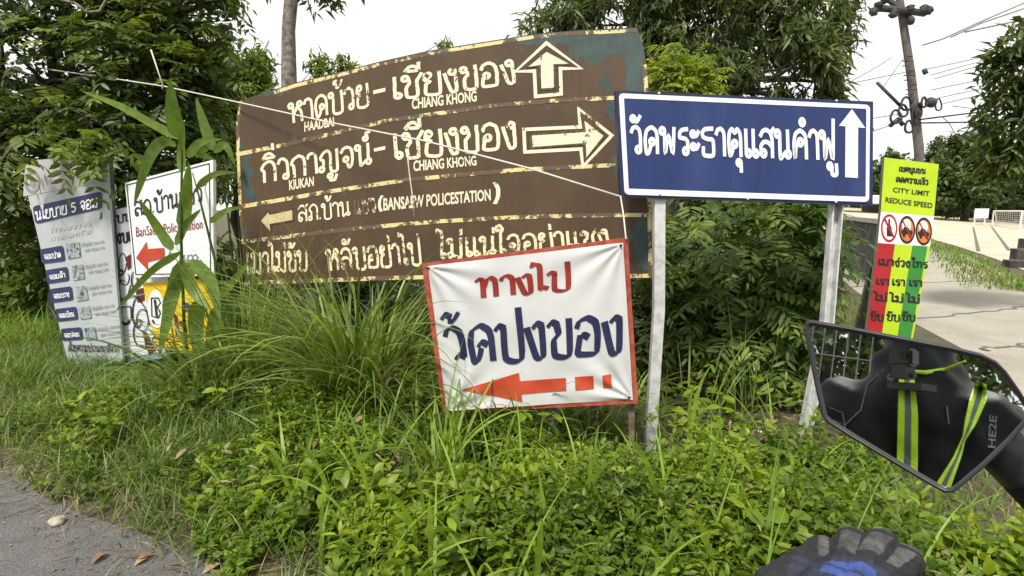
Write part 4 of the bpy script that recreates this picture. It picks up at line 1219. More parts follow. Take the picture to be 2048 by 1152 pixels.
m, nt, b, o = new_mat("road_crack_filler"); b.inputs['Base Color'].default_value = (.1, .095, .085, 1); M['crack'] = m
for k, (pa, pb_) in enumerate((((1700, 575), (1960, 560)), ((1820, 640), (2080, 612)), ((1790, 528), (1930, 518)), ((1960, 700), (2080, 690)))):
    a, b_ = gnd(*pa, .009), gnd(*pb_, .009)
    P_ = [a.lerp(b_, i / 14) + Vector((random.gauss(0, .04), random.gauss(0, .04), 0)) for i in range(15)]
    bm = bmesh.new(); A = [bm.verts.new(p) for p in P_]; B_ = [bm.verts.new(p + Vector((0, .03 + random.uniform(0, .03), 0))) for p in P_]
    for i in range(14): bm.faces.new((A[i], A[i + 1], B_[i + 1], B_[i]))
    tag(bm_obj("road_crack", bm, M['crack']), kind="structure")

# hills
def hills(name, prof, Y, depth, mat):
    V = []; F = []
    n = len(prof)
    for k in range(7):
        t = k / 6
        for i, (px, py) in enumerate(prof):
            p = at(px, 430 + (py - 430) * math.sin(t * math.pi / 2), Y + depth * t)
            p.z = max(p.z * (1 if t else 0), -.5)
            V.append((p.x, p.y, p.z + (mnoise.noise(Vector((i * .7, k * .9, Y))) * Y * .012 if 0 < k else 0)))
    F = [(k * n + i, k * n + i + 1, (k + 1) * n + i + 1, (k + 1) * n + i) for k in range(6) for i in range(n - 1)]
    return tag(mesh_np(name, np.array(V), np.array(F), mat, smooth=True), kind="structure")


prof = [(x, 330 + 34 * math.sin(x * .004) + 14 * math.sin(x * .019) + random.uniform(-4, 4)) for x in range(1300, 2500, 12)]
hills("hills", prof, 260, 160, M['hill'])

# low concrete wall beside the road
wall = thing("concrete_wall", gnd(1730, 570), "low dark stained concrete wall with a pale coping, beside the road behind the lime board", "wall")
a0, a1 = gnd(1655, 505), gnd(1768, 592)
dv = (a1 - a0).normalized(); wn = Vector((-dv.y, dv.x, 0))
if wn.dot(Vector((0, 0, 0)) - a0) > 0: wn = -wn
bm = bmesh.new(); box_bm(bm, (a0 + a1) / 2 + wn * .12 + Vector((0, 0, .58)), dv * (a1 - a0).length / 2, wn * .1, Vector((0, 0, .6)))
bmesh.ops.bevel(bm, geom=bm.edges[:], offset=.01, segments=1, affect='EDGES')
bm_obj("wall", bm, M['conc_dark'], wall)
bm = bmesh.new(); box_bm(bm, (a0 + a1) / 2 + wn * .12 + Vector((0, 0, 1.2)), dv * ((a1 - a0).length / 2 + .05), wn * .16, Vector((0, 0, .045)))
bm_obj("coping", bm, M['conc'], wall)
# stepped seats at the right
st = thing("concrete_steps", gnd(2060, 540), "three dark concrete steps at the field edge, far right", "steps")
for k in range(3):
    bm = bmesh.new()
    c = gnd(2075 + 9 * k, 536 - 9 * k); box_bm(bm, c + Vector((0, 0, .08 + .10 * k)), Vector((.55, -.26, 0)), Vector((.12, .24, 0)), Vector((0, 0, .09 + .10 * k)))
    bm_obj("step", bm, M['conc_dark'], st)
# goal
M['white_metal'] = rough_mat("white_goal_tube", (.7, .7, .68), (.8, .8, .78), 5, .5, bumps=0)
M['net'] = rough_mat("pale_net_cord", (.5, .5, .48), (.6, .6, .58), 5, .8, bumps=0)
goal = thing("football_goal", gnd(2010, 465), "white football goal standing at the far side of the field", "goal")
ga, gb = gnd(1984, 452), gnd(2040, 459); gh = Vector((0, 0, 1.32)); gbk = Vector((1.6, 1.4, 0))
bm = bmesh.new()
tube_bm(bm, [ga, ga + gh, gb + gh, gb], .06, 6)
tube_bm(bm, [ga + gh, ga + gbk * .4 + gh, ga + gbk], .04, 6); tube_bm(bm, [gb + gh, gb + gbk * .4 + gh, gb + gbk], .04, 6); tube_bm(bm, [ga + gbk, gb + gbk], .04, 6)
bm_obj("frame", bm, M['white_metal'], goal)
bm = bmesh.new()
for k in range(15):
    p = ga.lerp(gb, k / 14); tube_bm(bm, [p + gh, p + gbk * .4 + gh, p + gbk], .012, 4)
for k in range(1, 8):
    tube_bm(bm, [ga + gbk * (.4 + .6 * k / 8) + gh * (1 - k / 8), gb + gbk * (.4 + .6 * k / 8) + gh * (1 - k / 8)], .012, 4)
bm_obj("net", bm, M['net'], goal)
# white notice board and shed far behind the field
M['brown_dark'] = rough_mat("dark_brown_boards", (.05, .035, .025), (.1, .075, .055), 4, .8, bumps=.2)
M['tin'] = rough_mat("pale_tin_roof", (.5, .5, .5), (.66, .66, .66), 3, .5, bumps=.1)
sh = thing("shed", gnd(1900, 444), "low dark shed with a pale tin roof, under the trees behind the field", "shed")
c = at(1885, 432, 72); c.z = 0
bm = bmesh.new(); box_bm(bm, c + Vector((0, 2, 1.1)), Vector((7, 0, 0)), Vector((0, 1.6, 0)), Vector((0, 0, 1.2))); bm_obj("wall", bm, M['brown_dark'], sh)
bm = bmesh.new(); box_bm(bm, c + Vector((-2, 1.4, 2.6)), Vector((9.4, 0, 0)), Vector((0, 2.4, .5)), Vector((0, -.02, .06))); bm_obj("roof", bm, M['tin'], sh)
nb = thing("notice_board", gnd(1962, 450), "small white notice board under the trees left of the football goal", "notice board")
c = gnd(1960, 452)
bm = bmesh.new(); box_bm(bm, c + Vector((0, 0, 1.1)), Vector((.6, 0, 0)), Vector((0, .04, 0)), Vector((0, 0, .42))); bm_obj("panel", bm, M['white_paint'], nb)
for sx in (-.45, .45):
    bm = bmesh.new(); box_bm(bm, c + Vector((sx, .1, .7)), Vector((.04, 0, 0)), Vector((0, .04, 0)), Vector((0, 0, .75))); bm_obj("post", bm, M['white_metal'], nb)

# ------------------------------------------------------------------ utility pole, cables, wires
M['pole'] = rough_mat("grey_concrete_pole", (.085, .075, .068), (.17, .155, .14), 3, .85, bumps=.2)
M['iron'] = rough_mat("dark_iron", (.03, .03, .032), (.07, .068, .066), 6, .7, bumps=.1)
M['cable'] = rough_mat("black_cable", (.02, .02, .022), (.035, .035, .038), 6, .6, bumps=0)
M['wire'] = rough_mat("grey_wire", (.16, .16, .17), (.24, .24, .25), 6, .6, bumps=0)
YP = 18.0
pole = thing("utility_pole", gnd(1845, 530), "leaning grey concrete utility pole with a dark crossarm and coils of cable", "utility pole")
pb = at(1846, 505, YP)
pb.z = 0
bm = bmesh.new()
ptop = at(1776, -150, YP); pm = at(1801, 10, YP); pk = at(1838, 300, YP)
tube_bm(bm, [pb, pk, at(1822, 150, YP), pm, ptop], [.135, .125, .11, .095, .075], 10)
bm_obj("pole", bm, M['pole'], pole, True)
def pole_px(name, pts, r, mt='iron', seg=6, Y=YP - .25):
    bm = bmesh.new(); tube_bm(bm, [at(x, y, Y) for x, y in pts], r, seg); return bm_obj(name, bm, M[mt], pole, True)
pole_px("crossarm", [(1752, 16), (1803, 20), (1851, 27)], .085)
pole_px("crossarm", [(1776, -2), (1806, 24), (1826, 42)], .07, Y=YP - .1)
for x, y, x2, y2 in ((1752, 16, 1744, 30), (1757, 14, 1757, 4), (1846, 27, 1850, 10), (1851, 27, 1862, 15), (1790, 19, 1784, 35), (1820, 23, 1821, 10), (1826, 40, 1818, 42), (1776, -4, 1764, 2)):
    bm = bmesh.new(); p, q = at(x, y, YP - .3), at(x2, y2, YP - .3)
    tube_bm(bm, [p, p.lerp(q, .3), p.lerp(q, .5), p.lerp(q, .75), q], [.05, .12, .08, .12, .06], 8); bm_obj("insulator", bm, M['iron'], pole, True)
for k in range(9):
    y = 112 + k * 9.5; x = 1801 + (y - 10) * .128
    for s in (-1, 1):
        if (k + (s > 0)) % 3: pole_px("step_bolt", [(x, y), (x + 11 * s, y + 1)], .016)
pole_px("brace", [(1754, 165), (1800, 211)], .04)
def coil(cx, cy, rx, ry, r=.03, mt='cable', yo=.4):
    pts = []
    for i in range(45):
        a = i * 2 * math.pi / 14.6
        k = 1 + .08 * math.sin(i * 1.3)
        pts.append(at(cx + rx * k * math.cos(a), cy + ry * k * math.sin(a), YP - yo + .01 * i))
    bm = bmesh.new(); tube_bm(bm, pts, r, 5); bm_obj("cable_coil", bm, M[mt], pole, True)
coil(1813, 208, 11, 13); coil(1792, 234, 11, 13); coil(1806, 222, 9, 12); coil(1818, 254, 8, 12); coil(1848, 205, 5, 10); coil(1877, 210, 6, 12, .02); coil(1837, 222, 6, 15)
pole_px("splice_box", [(1856, 203), (1868, 207)], .13); pole_px("splice_box", [(1780, 252), (1796, 238), (1806, 250)], .06)
pole_px("splice_box", [(1848, 138), (1852, 148)], .06)
WL = [[(1846, 90), (1885, 78), (1950, 48), (2048, 6), (2200, -60)], [(1902, 74), (1960, 47), (2048, 17), (2200, -30)], [(1930, 64), (2048, 39), (2200, 10)], [(1855, 138), (1920, 124), (2010, 104)], [(1862, 150), (1930, 131), (2020, 108)],
      [(1868, 158), (1960, 131), (2060, 104)], [(1862, 180), (1930, 166), (2060, 138)], [(1876, 196), (1960, 178), (2060, 158)], [(1884, 208), (1960, 190), (2060, 168)],
      [(1840, 239), (1920, 229), (2000, 220), (2080, 212)], [(1842, 246), (1910, 245), (2070, 241)], [(1905, 212), (1960, 219), (2070, 222)], [(1884, 233), (1898, 246), (1912, 270), (1950, 292)],
      [(1655, 175), (1720, 163), (1812, 144)], [(1697, 165), (1740, 142), (1783, 115)], [(1768, 172), (1790, 140), (1808, 116)], [(1740, 240), (1748, 262), (1782, 250)], [(1700, 240), (1750, 236), (1800, 228)], [(1920, 262), (1970, 269), (2060, 275)]]
for k, L in enumerate(WL):
    P3 = [at(x, y, YP + (-.3 if i == 0 else .9 * i)) for i, (x, y) in enumerate(L)]
    r = .022 if k in (0, 1, 2, 9, 10) else .012
    o = tube("power_line", P3, r, M['cable' if k in (9, 10, 16) else 'wire'], None, 5)
    tag(o, "thin overhead wire crossing the white sky beside the utility pole", "wire", "overhead wires beside the utility pole")
# ------------------------------------------------------------------ motorcycle mirror, rider seen in it, gloved hand
MD = .60
n_ref = ray(1790, 712).normalized()
mc = CAM + n_ref * MD


class MirrorPl:
    n = -n_ref
    o = mc
    @staticmethod
    def hit(px, py, off=0.0):
        d = ray(px, py)
        t = (mc - CAM).dot(n_ref) / d.dot(n_ref)
        return CAM + d * t - n_ref * off


def refl(px, py, t):
    p = MirrorPl.hit(px, py); d = (p - CAM).normalized()
    r = d - n_ref * 2 * d.dot(n_ref)
    return p + r * t


M['black_plastic'] = rough_mat("black_plastic", (.012, .012, .013), (.022, .022, .024), 30, .42, bumps=.15, dist=.0005)
M['rubber'] = rough_mat("black_rubber", (.012, .012, .012), (.02, .02, .02), 60, .8, bumps=.3, dist=.001)
m, nt, b, o = new_mat("mirror_glass")
nn = nodes_noise(nt, 40, 4, .7, objvec(nt))
rr = ramp(nt, nn.outputs['Fac'], [(.45, .01), (.75, .03)])
b.inputs['Metallic'].default_value = 1; b.inputs['Base Color'].default_value = (.86, .88, .88, 1)
nt.links.new(rr.outputs[0], b.inputs['Roughness']); M['mirror'] = m
moto = thing("motorcycle", (.35, .45, 0), "motorcycle's black mirror on a stem and handlebar, showing its rider, at right", "motorcycle")
OUTM = [(1608, 656), (1612, 645), (1622, 640), (1700, 654), (1800, 673), (1900, 692), (1962, 707), (1992, 722), (2012, 742), (2040, 782), (2060, 815), (2062, 830), (2050, 850), (2020, 884), (1970, 932), (1918, 976), (1905, 984), (1888, 984), (1870, 975), (1780, 922), (1700, 874), (1656, 846), (1644, 832), (1630, 770)]


def shrink(P, k):
    n = len(P); out = []
    ar = sum(P[i][0] * P[(i + 1) % n][1] - P[(i + 1) % n][0] * P[i][1] for i in range(n))
    for i in range(n):
        a, b_, c = P[i - 1], P[i], P[(i + 1) % n]
        d = (c[0] - a[0], c[1] - a[1]); l = math.hypot(*d) or 1
        nx, ny = (-d[1] / l, d[0] / l) if ar > 0 else (d[1] / l, -d[0] / l)
        out.append((b_[0] + nx * k, b_[1] + ny * k))
    return out


# housing: rounded rim in front, bowl behind
prof = [(12, .001), (9, .0045), (5, .0065), (2, .006), (0, .003), (-1, -.004), (4, -.014), (30, -.03), (80, -.04)]
bm = bmesh.new()
rings = [[bm.verts.new(MirrorPl.hit(x, y, off)) for x, y in shrink(OUTM, k)] for k, off in prof[:7]]
ctr = (sum(x for x, y in OUTM) / len(OUTM), sum(y for x, y in OUTM) / len(OUTM))
for s_, off in ((.8, -.028), (.5, -.04), (.2, -.045)):
    rings.append([bm.verts.new(MirrorPl.hit(ctr[0] + (x - ctr[0]) * s_, ctr[1] + (y - ctr[1]) * s_, off)) for x, y in OUTM])
n = len(OUTM)
for a, b_ in zip(rings, rings[1:]):
    for i in range(n): bm.faces.new((a[i], a[(i + 1) % n], b_[(i + 1) % n], b_[i]))
bm.faces.new(rings[-1])
house = bm_obj("mirror_housing", bm, M['black_plastic'], moto, True)
bm = bmesh.new(); bm.faces.new([bm.verts.new(MirrorPl.hit(x, y, .002)) for x, y in shrink(OUTM, 10.5)])
bmesh.ops.triangulate(bm, faces=bm.faces[:])
gl = bm_obj("mirror_glass", bm, M['mirror'], moto)
# bar, grip and stem
GR = atr(1705, 1135, .47); GR.z -= .012
rd = Vector((.80, -.58, -.02)).normalized()
s0 = MirrorPl.hit(2005, 900, -.03); s1 = GR + rd * .21 + Vector((0, 0, .02))
bm = bmesh.new(); tube_bm(bm, [MirrorPl.hit(1940, 860, -.035), s0, atr(2035, 955, .52), s1.lerp(atr(2060, 990, .5), .5), s1], [.014, .020, .0165, .0125, .011], 14)
bm_obj("mirror_stem", bm, M['black_plastic'], moto, True)
tube("handlebar", [GR - rd * .02, GR + rd * .1, GR + rd * .3, GR + rd * .46 + Vector((0, 0, -.01)), GR + rd * .62], .011, M['black_plastic'], moto, 12)
tube("grip", [GR - rd * .045, GR - rd * .04, GR + rd * .055, GR + rd * .06], [.014, .0165, .0165, .02], M['rubber'], moto, 14)
tube("grip", [GR + rd * .6, GR + rd * .605, GR + rd * .72, GR + rd * .725], [.02, .0165, .0165, .014], M['rubber'], moto, 14)
fdir = Vector((.58, .80, 0)).normalized()
tube("clutch_lever", [GR + rd * .08 + fdir * .03 - Vector((0, 0, .03)), GR + rd * .03 + fdir * .07 - Vector((0, 0, .06)), GR - rd * .04 + fdir * .075 - Vector((0, 0, .07))], [.008, .007, .006], M['black_plastic'], moto, 8)

# ---------------- rider: facing right-forward, left hand on the near grip, camera on the chest
M['jacket'] = rough_mat("black_riding_jacket", (.004, .004, .0045), (.010, .010, .011), 16, .6, bumps=.25, dist=.002, spec=.2)
M['hi_vis'] = rough_mat("lime_reflective_tape", (.48, .80, .02), (.6, .9, .06), 90, .5, bumps=.1, dist=.001)
M['grey_tape'] = rough_mat("silver_grey_tape", (.10, .12, .12), (.16, .18, .18), 90, .45, bumps=.1, dist=.001)
M['helmet'] = rough_mat("black_helmet_shell", (.02, .02, .022), (.03, .03, .032), 5, .25, bumps=0)
M['visor'] = rough_mat("dark_visor", (.01, .01, .012), (.015, .015, .018), 5, .1, bumps=0)
per = thing("person", (-.1, -.35, 0), "rider in black jacket with lime reflective straps, gloved hand at the bottom edge", "person")


def skin_from(name, tubes, voxel, mats, parent, smooth_it=6, noise_s=0.0, noise_f=30, pick=None):
    """overlapping tapered limbs fused to one continuous skin (voxel remesh, smoothed)"""
    bm = bmesh.new()
    for pts, rad in tubes:
        pts = [Vector(p) for p in pts]
        P, Rr = [pts[0]], [rad[0]]
        for i in range(len(pts) - 1):
            for k in range(1, 5):
                P.append(pts[i].lerp(pts[i + 1], k / 4)); Rr.append(rad[i] + (rad[i + 1] - rad[i]) * k / 4)
        tube_bm(bm, P, Rr, 12)
        for p, r in ((pts[0], rad[0]), (pts[-1], rad[-1])):
            bmesh.ops.create_uvsphere(bm, u_segments=12, v_segments=8, radius=r, matrix=Matrix.Translation(p))
    me = bpy.data.meshes.new(name); bm.to_mesh(me); bm.free()
    ob = bpy.data.objects.new(name, me); COL.objects.link(ob)
    md = ob.modifiers.new("remesh", 'REMESH'); md.mode = 'VOXEL'; md.voxel_size = voxel
    ms = ob.modifiers.new("smooth", 'SMOOTH'); ms.iterations = smooth_it; ms.factor = .5
    dg = bpy.context.evaluated_depsgraph_get(); dg.update()
    me2 = bpy.data.meshes.new_from_object(ob.evaluated_get(dg))
    bpy.data.objects.remove(ob); bpy.data.meshes.remove(me)
    me2.name = name; me2.materials.clear()
    if noise_s:
        co = np.empty(len(me2.vertices) * 3, np.float32); me2.vertices.foreach_get("co", co); co = co.reshape(-1, 3)
        no = np.array([list(v.normal) for v in me2.vertices], np.float32)
        d = np.array([(1 - 2.2 * abs(mnoise.noise(Vector(c) * noise_f))) * .6 + .35 * mnoise.noise(Vector(c) * noise_f * 2.3) - .3 for c in co.tolist()], np.float32)
        me2.vertices.foreach_set("co", (co + no * d[:, None] * noise_s).ravel())
    o = link(name, me2, mats, parent, True)
    if pick:
        idx = [pick(p.center, p.normal) for p in me2.polygons]
        me2.polygons.foreach_set("material_index", idx)
    return o


F_ = Vector((.50, .86, 0)); R_ = Vector((.86, -.50, 0)); Z_ = Vector((0, 0, 1))
ch = CAM - F_ * .17 + R_ * .02 - Z_ * .15                     # middle of the chest behind the camera
hip = Vector((ch.x, ch.y, .78)) - F_ * .18
shL, shR = ch - R_ * .18 + Z_ * .02 - F_ * .04, ch + R_ * .19 + Z_ * .04 - F_ * .04
wrL = GR - fdir * .095 + Vector((-.01, 0, .012)); wrR = GR + rd * .67 - fdir * .09 + Vector((0, 0, .02))
elL = shL.lerp(wrL, .5) + Vector((-.05, -.03, -.17)); elR = shR.lerp(wrR, .5) + Vector((.12, -.08, -.14))
neck = ch + Z_ * .2 - F_ * .03; head = ch + Z_ * .40 - F_ * .01
kneeL, kneeR = hip + F_ * .42 - R_ * .24 - Z_ * .02, hip + F_ * .42 + R_ * .24 - Z_ * .02
ftL, ftR = kneeL - Z_ * .40 - F_ * .1, kneeR - Z_ * .40 - F_ * .1
torso = [([hip - R_ * .07, ch - R_ * .08 - Z_ * .18, ch - R_ * .1, ch - R_ * .10 + Z_ * .05], [.13, .115, .12, .085]), ([hip + R_ * .07, ch + R_ * .08 - Z_ * .18, ch + R_ * .1, ch + R_ * .10 + Z_ * .05], [.13, .115, .12, .085]),
         ([shL, ch + Z_ * .08, shR], [.07, .085, .07]), ([ch + Z_ * .08, neck, head - Z_ * .04], [.075, .058, .06]), ([head - Z_ * .02, head + Z_ * .07], [.09, .095]),
         ([shL, elL, wrL], [.078, .06, .042]), ([shR, elR, wrR], [.078, .06, .042]),
         ([hip - R_ * .09, kneeL, ftL, ftL + F_ * .14], [.105, .075, .05, .045]), ([hip + R_ * .09, kneeR, ftR, ftR + F_ * .14], [.105, .075, .05, .045])]
torso.append(([ch + Z_ * .06, ch + Z_ * .14 - F_ * .02], [.11, .085]))
body = skin_from("body", torso, .013, M['jacket'], per, 5, .020, 10)
hm = bmesh.new()
bmesh.ops.create_uvsphere(hm, u_segments=28, v_segments=18, radius=.15, matrix=Matrix.Translation(head + Z_ * .06))
hlm = bm_obj("helmet", hm, M['helmet'], per, True)
vz = bmesh.new()
tube_bm(vz, [head + Z_ * .07 + F_ * .135 * math.cos(a) + R_ * .135 * math.sin(a) for a in [math.radians(x) for x in range(-75, 76, 15)]], .032, 10)
bm_obj("visor", vz, M['visor'], hlm, True)


# reflective straps lying on the chest (found through their reflection)
from mathutils.bvhtree import BVHTree
bvh = BVHTree.FromPolygons([v.co for v in body.data.vertices], [list(p.vertices) for p in body.data.polygons])


def on_body(px, py, off=.004):
    p = MirrorPl.hit(px, py, .002); d = (p - CAM).normalized(); r = d - n_ref * 2 * d.dot(n_ref)
    h = bvh.ray_cast(p, r)
    if h[0] is None: return p + r * (MD + .08)
    return h[0] - r * off


def strap(Ls, Rs, name):
    n_ = 26
    bands = ((0, .33, 'hi_vis'), (.33, .67, 'grey_tape'), (.67, 1, 'hi_vis'))
    bm = bmesh.new(); mats = ['hi_vis', 'grey_tape', 'hi_vis']
    C = lambda P, t: along(P, t)
    V = []
    for i in range(n_ + 1):
        a, b_ = C(Ls, i / n_), C(Rs, i / n_)
        V.append([bm.verts.new(on_body(a[0] + (b_[0] - a[0]) * u, a[1] + (b_[1] - a[1]) * u, .012)) for u in (0, .33, .67, 1)])
    for i in range(n_):
        for k in range(3):
            f = bm.faces.new((V[i][k], V[i][k + 1], V[i + 1][k + 1], V[i + 1][k])); f.material_index = 1 if k == 1 else 0
    o = bm_obj(name, bm, [M['hi_vis'], M['grey_tape']], per)
    return o


strap([(1798, 752), (1796, 830), (1793, 955)], [(1829, 758), (1836, 830), (1835, 975)], "reflective_strap")
strap([(1950, 765), (1938, 800), (1928, 850), (1925, 872), (1905, 915), (1860, 985)], [(1972, 768), (1973, 800), (1950, 850), (1930, 880), (1925, 905), (1892, 1000)], "reflective_strap")
bm = bmesh.new()
Pz = [on_body(x, y, .006) for x, y in ((1818, 742), (1850, 745), (1890, 738), (1930, 722))]
tube_bm(bm, Pz, [.003, .004, .003, .002], 6); bm_obj("piping", bm, M['hi_vis'], per)
for pts in ([(1768, 738), (1735, 770), (1722, 820), (1690, 850), (1665, 840)], [(1660, 815), (1685, 825), (1692, 860)], [(1893, 812), (1897, 848)]):
    bm = bmesh.new(); tube_bm(bm, [on_body(x, y, .003) for x, y in pts], .0012, 5); bm_obj("seam", bm, M['grey_tape'], per)
for s_, q in (('HE2E', [(1990, 896), (1993, 832), (1978, 829), (1975, 894)]), ('SHD', [(1790, 772), (1789, 748), (1774, 748), (1775, 773)])):
    v_, f_ = latin_poly(s_, .02)
    bm = bmesh.new(); vs_ = [bm.verts.new(on_body(*bil(q, x_, y_), .004)) for x_, y_ in v_]
    for p_ in f_:
        try: bm.faces.new([vs_[i] for i in p_])
        except ValueError: pass
    bm_obj("jacket_lettering", bm, M['grey_tape'], per)
# chest camera just behind the viewpoint
M['silver'] = rough_mat("silver_camera_body", (.06, .06, .06), (.12, .12, .12), 10, .35, .7, bumps=0)
ac = thing("action_camera", CAM - FWD * .03, "small silver action camera on the rider's chest, seen at the top of the mirror", "camera")
cz = -n_ref
cx_ = RGT; cc = CAM - FWD * .022
bm = bmesh.new(); box_bm(bm, cc, RGT * .021, FWD * .012, UPV * .0155); bmesh.ops.bevel(bm, geom=bm.edges[:], offset=.004, segments=2, affect='EDGES'); bm_obj("camera_body", bm, M['silver'], ac)
bm = bmesh.new(); tube_bm(bm, [cc + FWD * .011 + RGT * .009 + UPV * .003, cc + FWD * .0145 + RGT * .009 + UPV * .003], .007, 16); bm_obj("lens", bm, M['visor'], ac)
bm = bmesh.new(); box_bm(bm, cc - UPV * .026, RGT * .012, FWD * .012, UPV * .012); tube_bm(bm, [cc - UPV * .03 - RGT * .02, cc - UPV * .03 + RGT * .02], .005, 8); box_bm(bm, cc - UPV * .05 - FWD * .02, RGT * .03, FWD * .02, UPV * .006); bm_obj("mount", bm, M['iron'], ac)

# ---------------- gloved hand around the grip
M['glove_black'] = rough_mat("black_glove_cloth", (.010, .010, .012), (.02, .02, .023), 160, .8, bumps=.5, dist=.0015)
M['glove_navy'] = rough_mat("dark_navy_glove", (.012, .014, .028), (.022, .025, .045), 120, .7, bumps=.4, dist=.001)
M['glove_grey'] = rough_mat("grey_glove_leather", (.022, .022, .022), (.085, .085, .083), 45, .55, bumps=.6, dist=.003)
M['glove_blue'] = rough_mat("blue_glove_panel", (.018, .035, .15), (.04, .07, .25), 60, .5, bumps=.3, dist=.001)
kn = [atr(1650, 1100, .475), atr(1702, 1084, .468), atr(1762, 1090, .458), atr(1812, 1122, .446)]      # little, ring, middle, index knuckles
wr = wrL
T = []; AX = []
pc = (kn[0] + kn[1] + kn[2] + kn[3]) / 4
for i, k in enumerate(kn):
    r = (.0100, .0112, .0118, .0112)[i]
    base = wr.lerp(k, .25) + (k - pc) * .25
    T.append(([base, wr.lerp(k, .62) + Vector((0, 0, .004)), k], [.018, .0135, r * 1.25]))
    AX.append((wr.lerp(k, .5), k, k + fdir * .05, r * 1.2))
    ln = (.8, .95, 1.0, .92)[i]
    dn = Vector((0, 0, -1))
    p1 = k + fdir * .026 * ln + dn * .010
    p2 = p1 + fdir * .004 + dn * .026 * ln
    p3 = p2 - fdir * .020 * ln + dn * .010
    T.append(([k, p1, p2, p3], [r * 1.12, r, r * .92, r * .8]))
th0 = wr + rd * .028 + fdir * .02
T.append(([th0, th0 + fdir * .045 + rd * .012 - Z_ * .012, GR + rd * .05 + fdir * .012 - Z_ * .02, GR + rd * .045 + fdir * .03 - Z_ * .03], [.02, .0155, .0135, .011]))
T.append(([wr - fdir * .05 - Z_ * .01, wr, wr + fdir * .03], [.047, .040, .034]))
T.append(([atr(1560, 1195, .44), atr(1610, 1150, .455), atr(1645, 1108, .468)], [.026, .022, .016]))


def seg_d(c, a, b_):
    ab = b_ - a; t = max(0, min(1, (c - a).dot(ab) / ab.length_squared))
    return (c - a - ab * t).length, t


def gpick(c, nrm):
    """which cloth a spot of the glove is made of: black base, navy back, grey knuckle leather, blue panel"""
    along_ = (c - wr).dot(fdir); side = (c - wr).dot(rd)
    best = min(AX, key=lambda q: min(seg_d(c, q[0], q[1])[0], seg_d(c, q[1], q[2])[0]))
    # sideways distance from the nearest finger's own axis
    ax = best[1] - best[0] if seg_d(c, best[0], best[1])[0] < seg_d(c, best[1], best[2])[0] else best[2] - best[1]
    rel = c - best[1]; rel = rel - ax.normalized() * rel.dot(ax.normalized()); rel.z = 0
    k = (c - best[1]).dot(fdir)
    if nrm.z < -.2: return 0
    if k > -.030:
        if rel.length > best[3] * .62: return 0
        if -.004 < k < .002 or .017 < k < .021: return 0
        return 2
    if k > -.040: return 0                        # strap across the back of the hand
    if abs(side) > .036: return 0
    if -.075 < k < -.046 and -.012 < side < .026 and not (-.060 < k < -.057): return 3
    return 1


glove = skin_from("glove", T, .0012, [M['glove_black'], M['glove_navy'], M['glove_grey'], M['glove_blue']], per, 3, .0022, 85, gpick)
# ------------------------------------------------------------------ plants
M['bark'] = rough_mat("grey_brown_bark", (.07, .06, .045), (.30, .27, .22), 26, .9, bumps=.6, dist=.01)
M['bark_dark'] = rough_mat("dark_bark", (.03, .025, .02), (.075, .065, .05), 10, .95, bumps=.5, dist=.01)
M['weed'] = leaf_mat("weed_leaf", (.045, .088, .010), (.115, .19, .014), (.25, .33, .025), .36)
M['grass'] = leaf_mat("grass_blade", (.055, .105, .016), (.105, .18, .026), (.20, .28, .05), .3, dead=(.26, .21, .10))
M['dry'] = leaf_mat("dry_grass", (.13, .10, .055), (.22, .17, .09), (.32, .26, .15), .15)
M['lemongrass'] = leaf_mat("long_grass_blade", (.08, .135, .022), (.155, .23, .042), (.29, .37, .09), .32, dead=(.25, .2, .11))
M['bright_blade'] = leaf_mat("bright_green_blade", (.12, .22, .025), (.2, .32, .04), (.30, .42, .07), .4)
M['reed'] = leaf_mat("reed_leaf", (.07, .13, .028), (.13, .21, .04), (.20, .29, .06), .45, rough=.4)
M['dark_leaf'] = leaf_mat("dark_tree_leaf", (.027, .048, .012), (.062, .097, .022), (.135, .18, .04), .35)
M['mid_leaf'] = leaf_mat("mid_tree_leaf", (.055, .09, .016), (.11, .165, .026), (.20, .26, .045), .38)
M['mango_leaf'] = leaf_mat("drooping_tree_leaf", (.045, .068, .022), (.095, .132, .04), (.18, .225, .07), .36)
M['lime_leaf'] = leaf_mat("yellow_green_leaf", (.10, .16, .02), (.18, .25, .03), (.30, .36, .05), .4)
M['shrub_leaf'] = leaf_mat("compound_shrub_leaf", (.035, .068, .016), (.095, .155, .032), (.21, .28, .055), .38)
M['far_leaf'] = leaf_mat("far_tree_leaf", (.04, .065, .02), (.07, .11, .03), (.12, .165, .05), .25)
M['litter_leaf'] = leaf_mat("fallen_leaf", (.16, .10, .055), (.26, .17, .09), (.36, .26, .15), .1)


def nrand(n, a, b_): return rng.uniform(a, b_, n)


def scatter(n, x0, x1, y0, y1, dens):
    x = rng.uniform(x0, x1, n * 3); y = rng.uniform(y0, y1, n * 3)
    k = rng.uniform(0, 1, n * 3) < dens(x, y)
    return x[k][:n], y[k][:n]


def vnoise(x, y, s, seed=0):
    return np.array([mnoise.noise(Vector((a * s + seed, b_ * s - seed, seed * 1.7))) for a, b_ in zip(x, y)])


# ---- leafy weeds covering the bank (one mass nobody could count)
def weed_density(x, y):
    e = verge_d(x, y) + .14 * np.sin(x * 5) ; r = right_d(x, y) + .12 * np.sin(y * 4.1)
    left = sstep(-1.75, -.75, x + .28 * (y - 2.6))          # weeds thin out to the left, where grass takes over
    return sstep(.0, .16, e) * sstep(-.02, .2, r) * (.16 + .84 * left) * (1 - sstep(3.3, 4.0, y + 1.0 * sstep(.2, .7, x)))


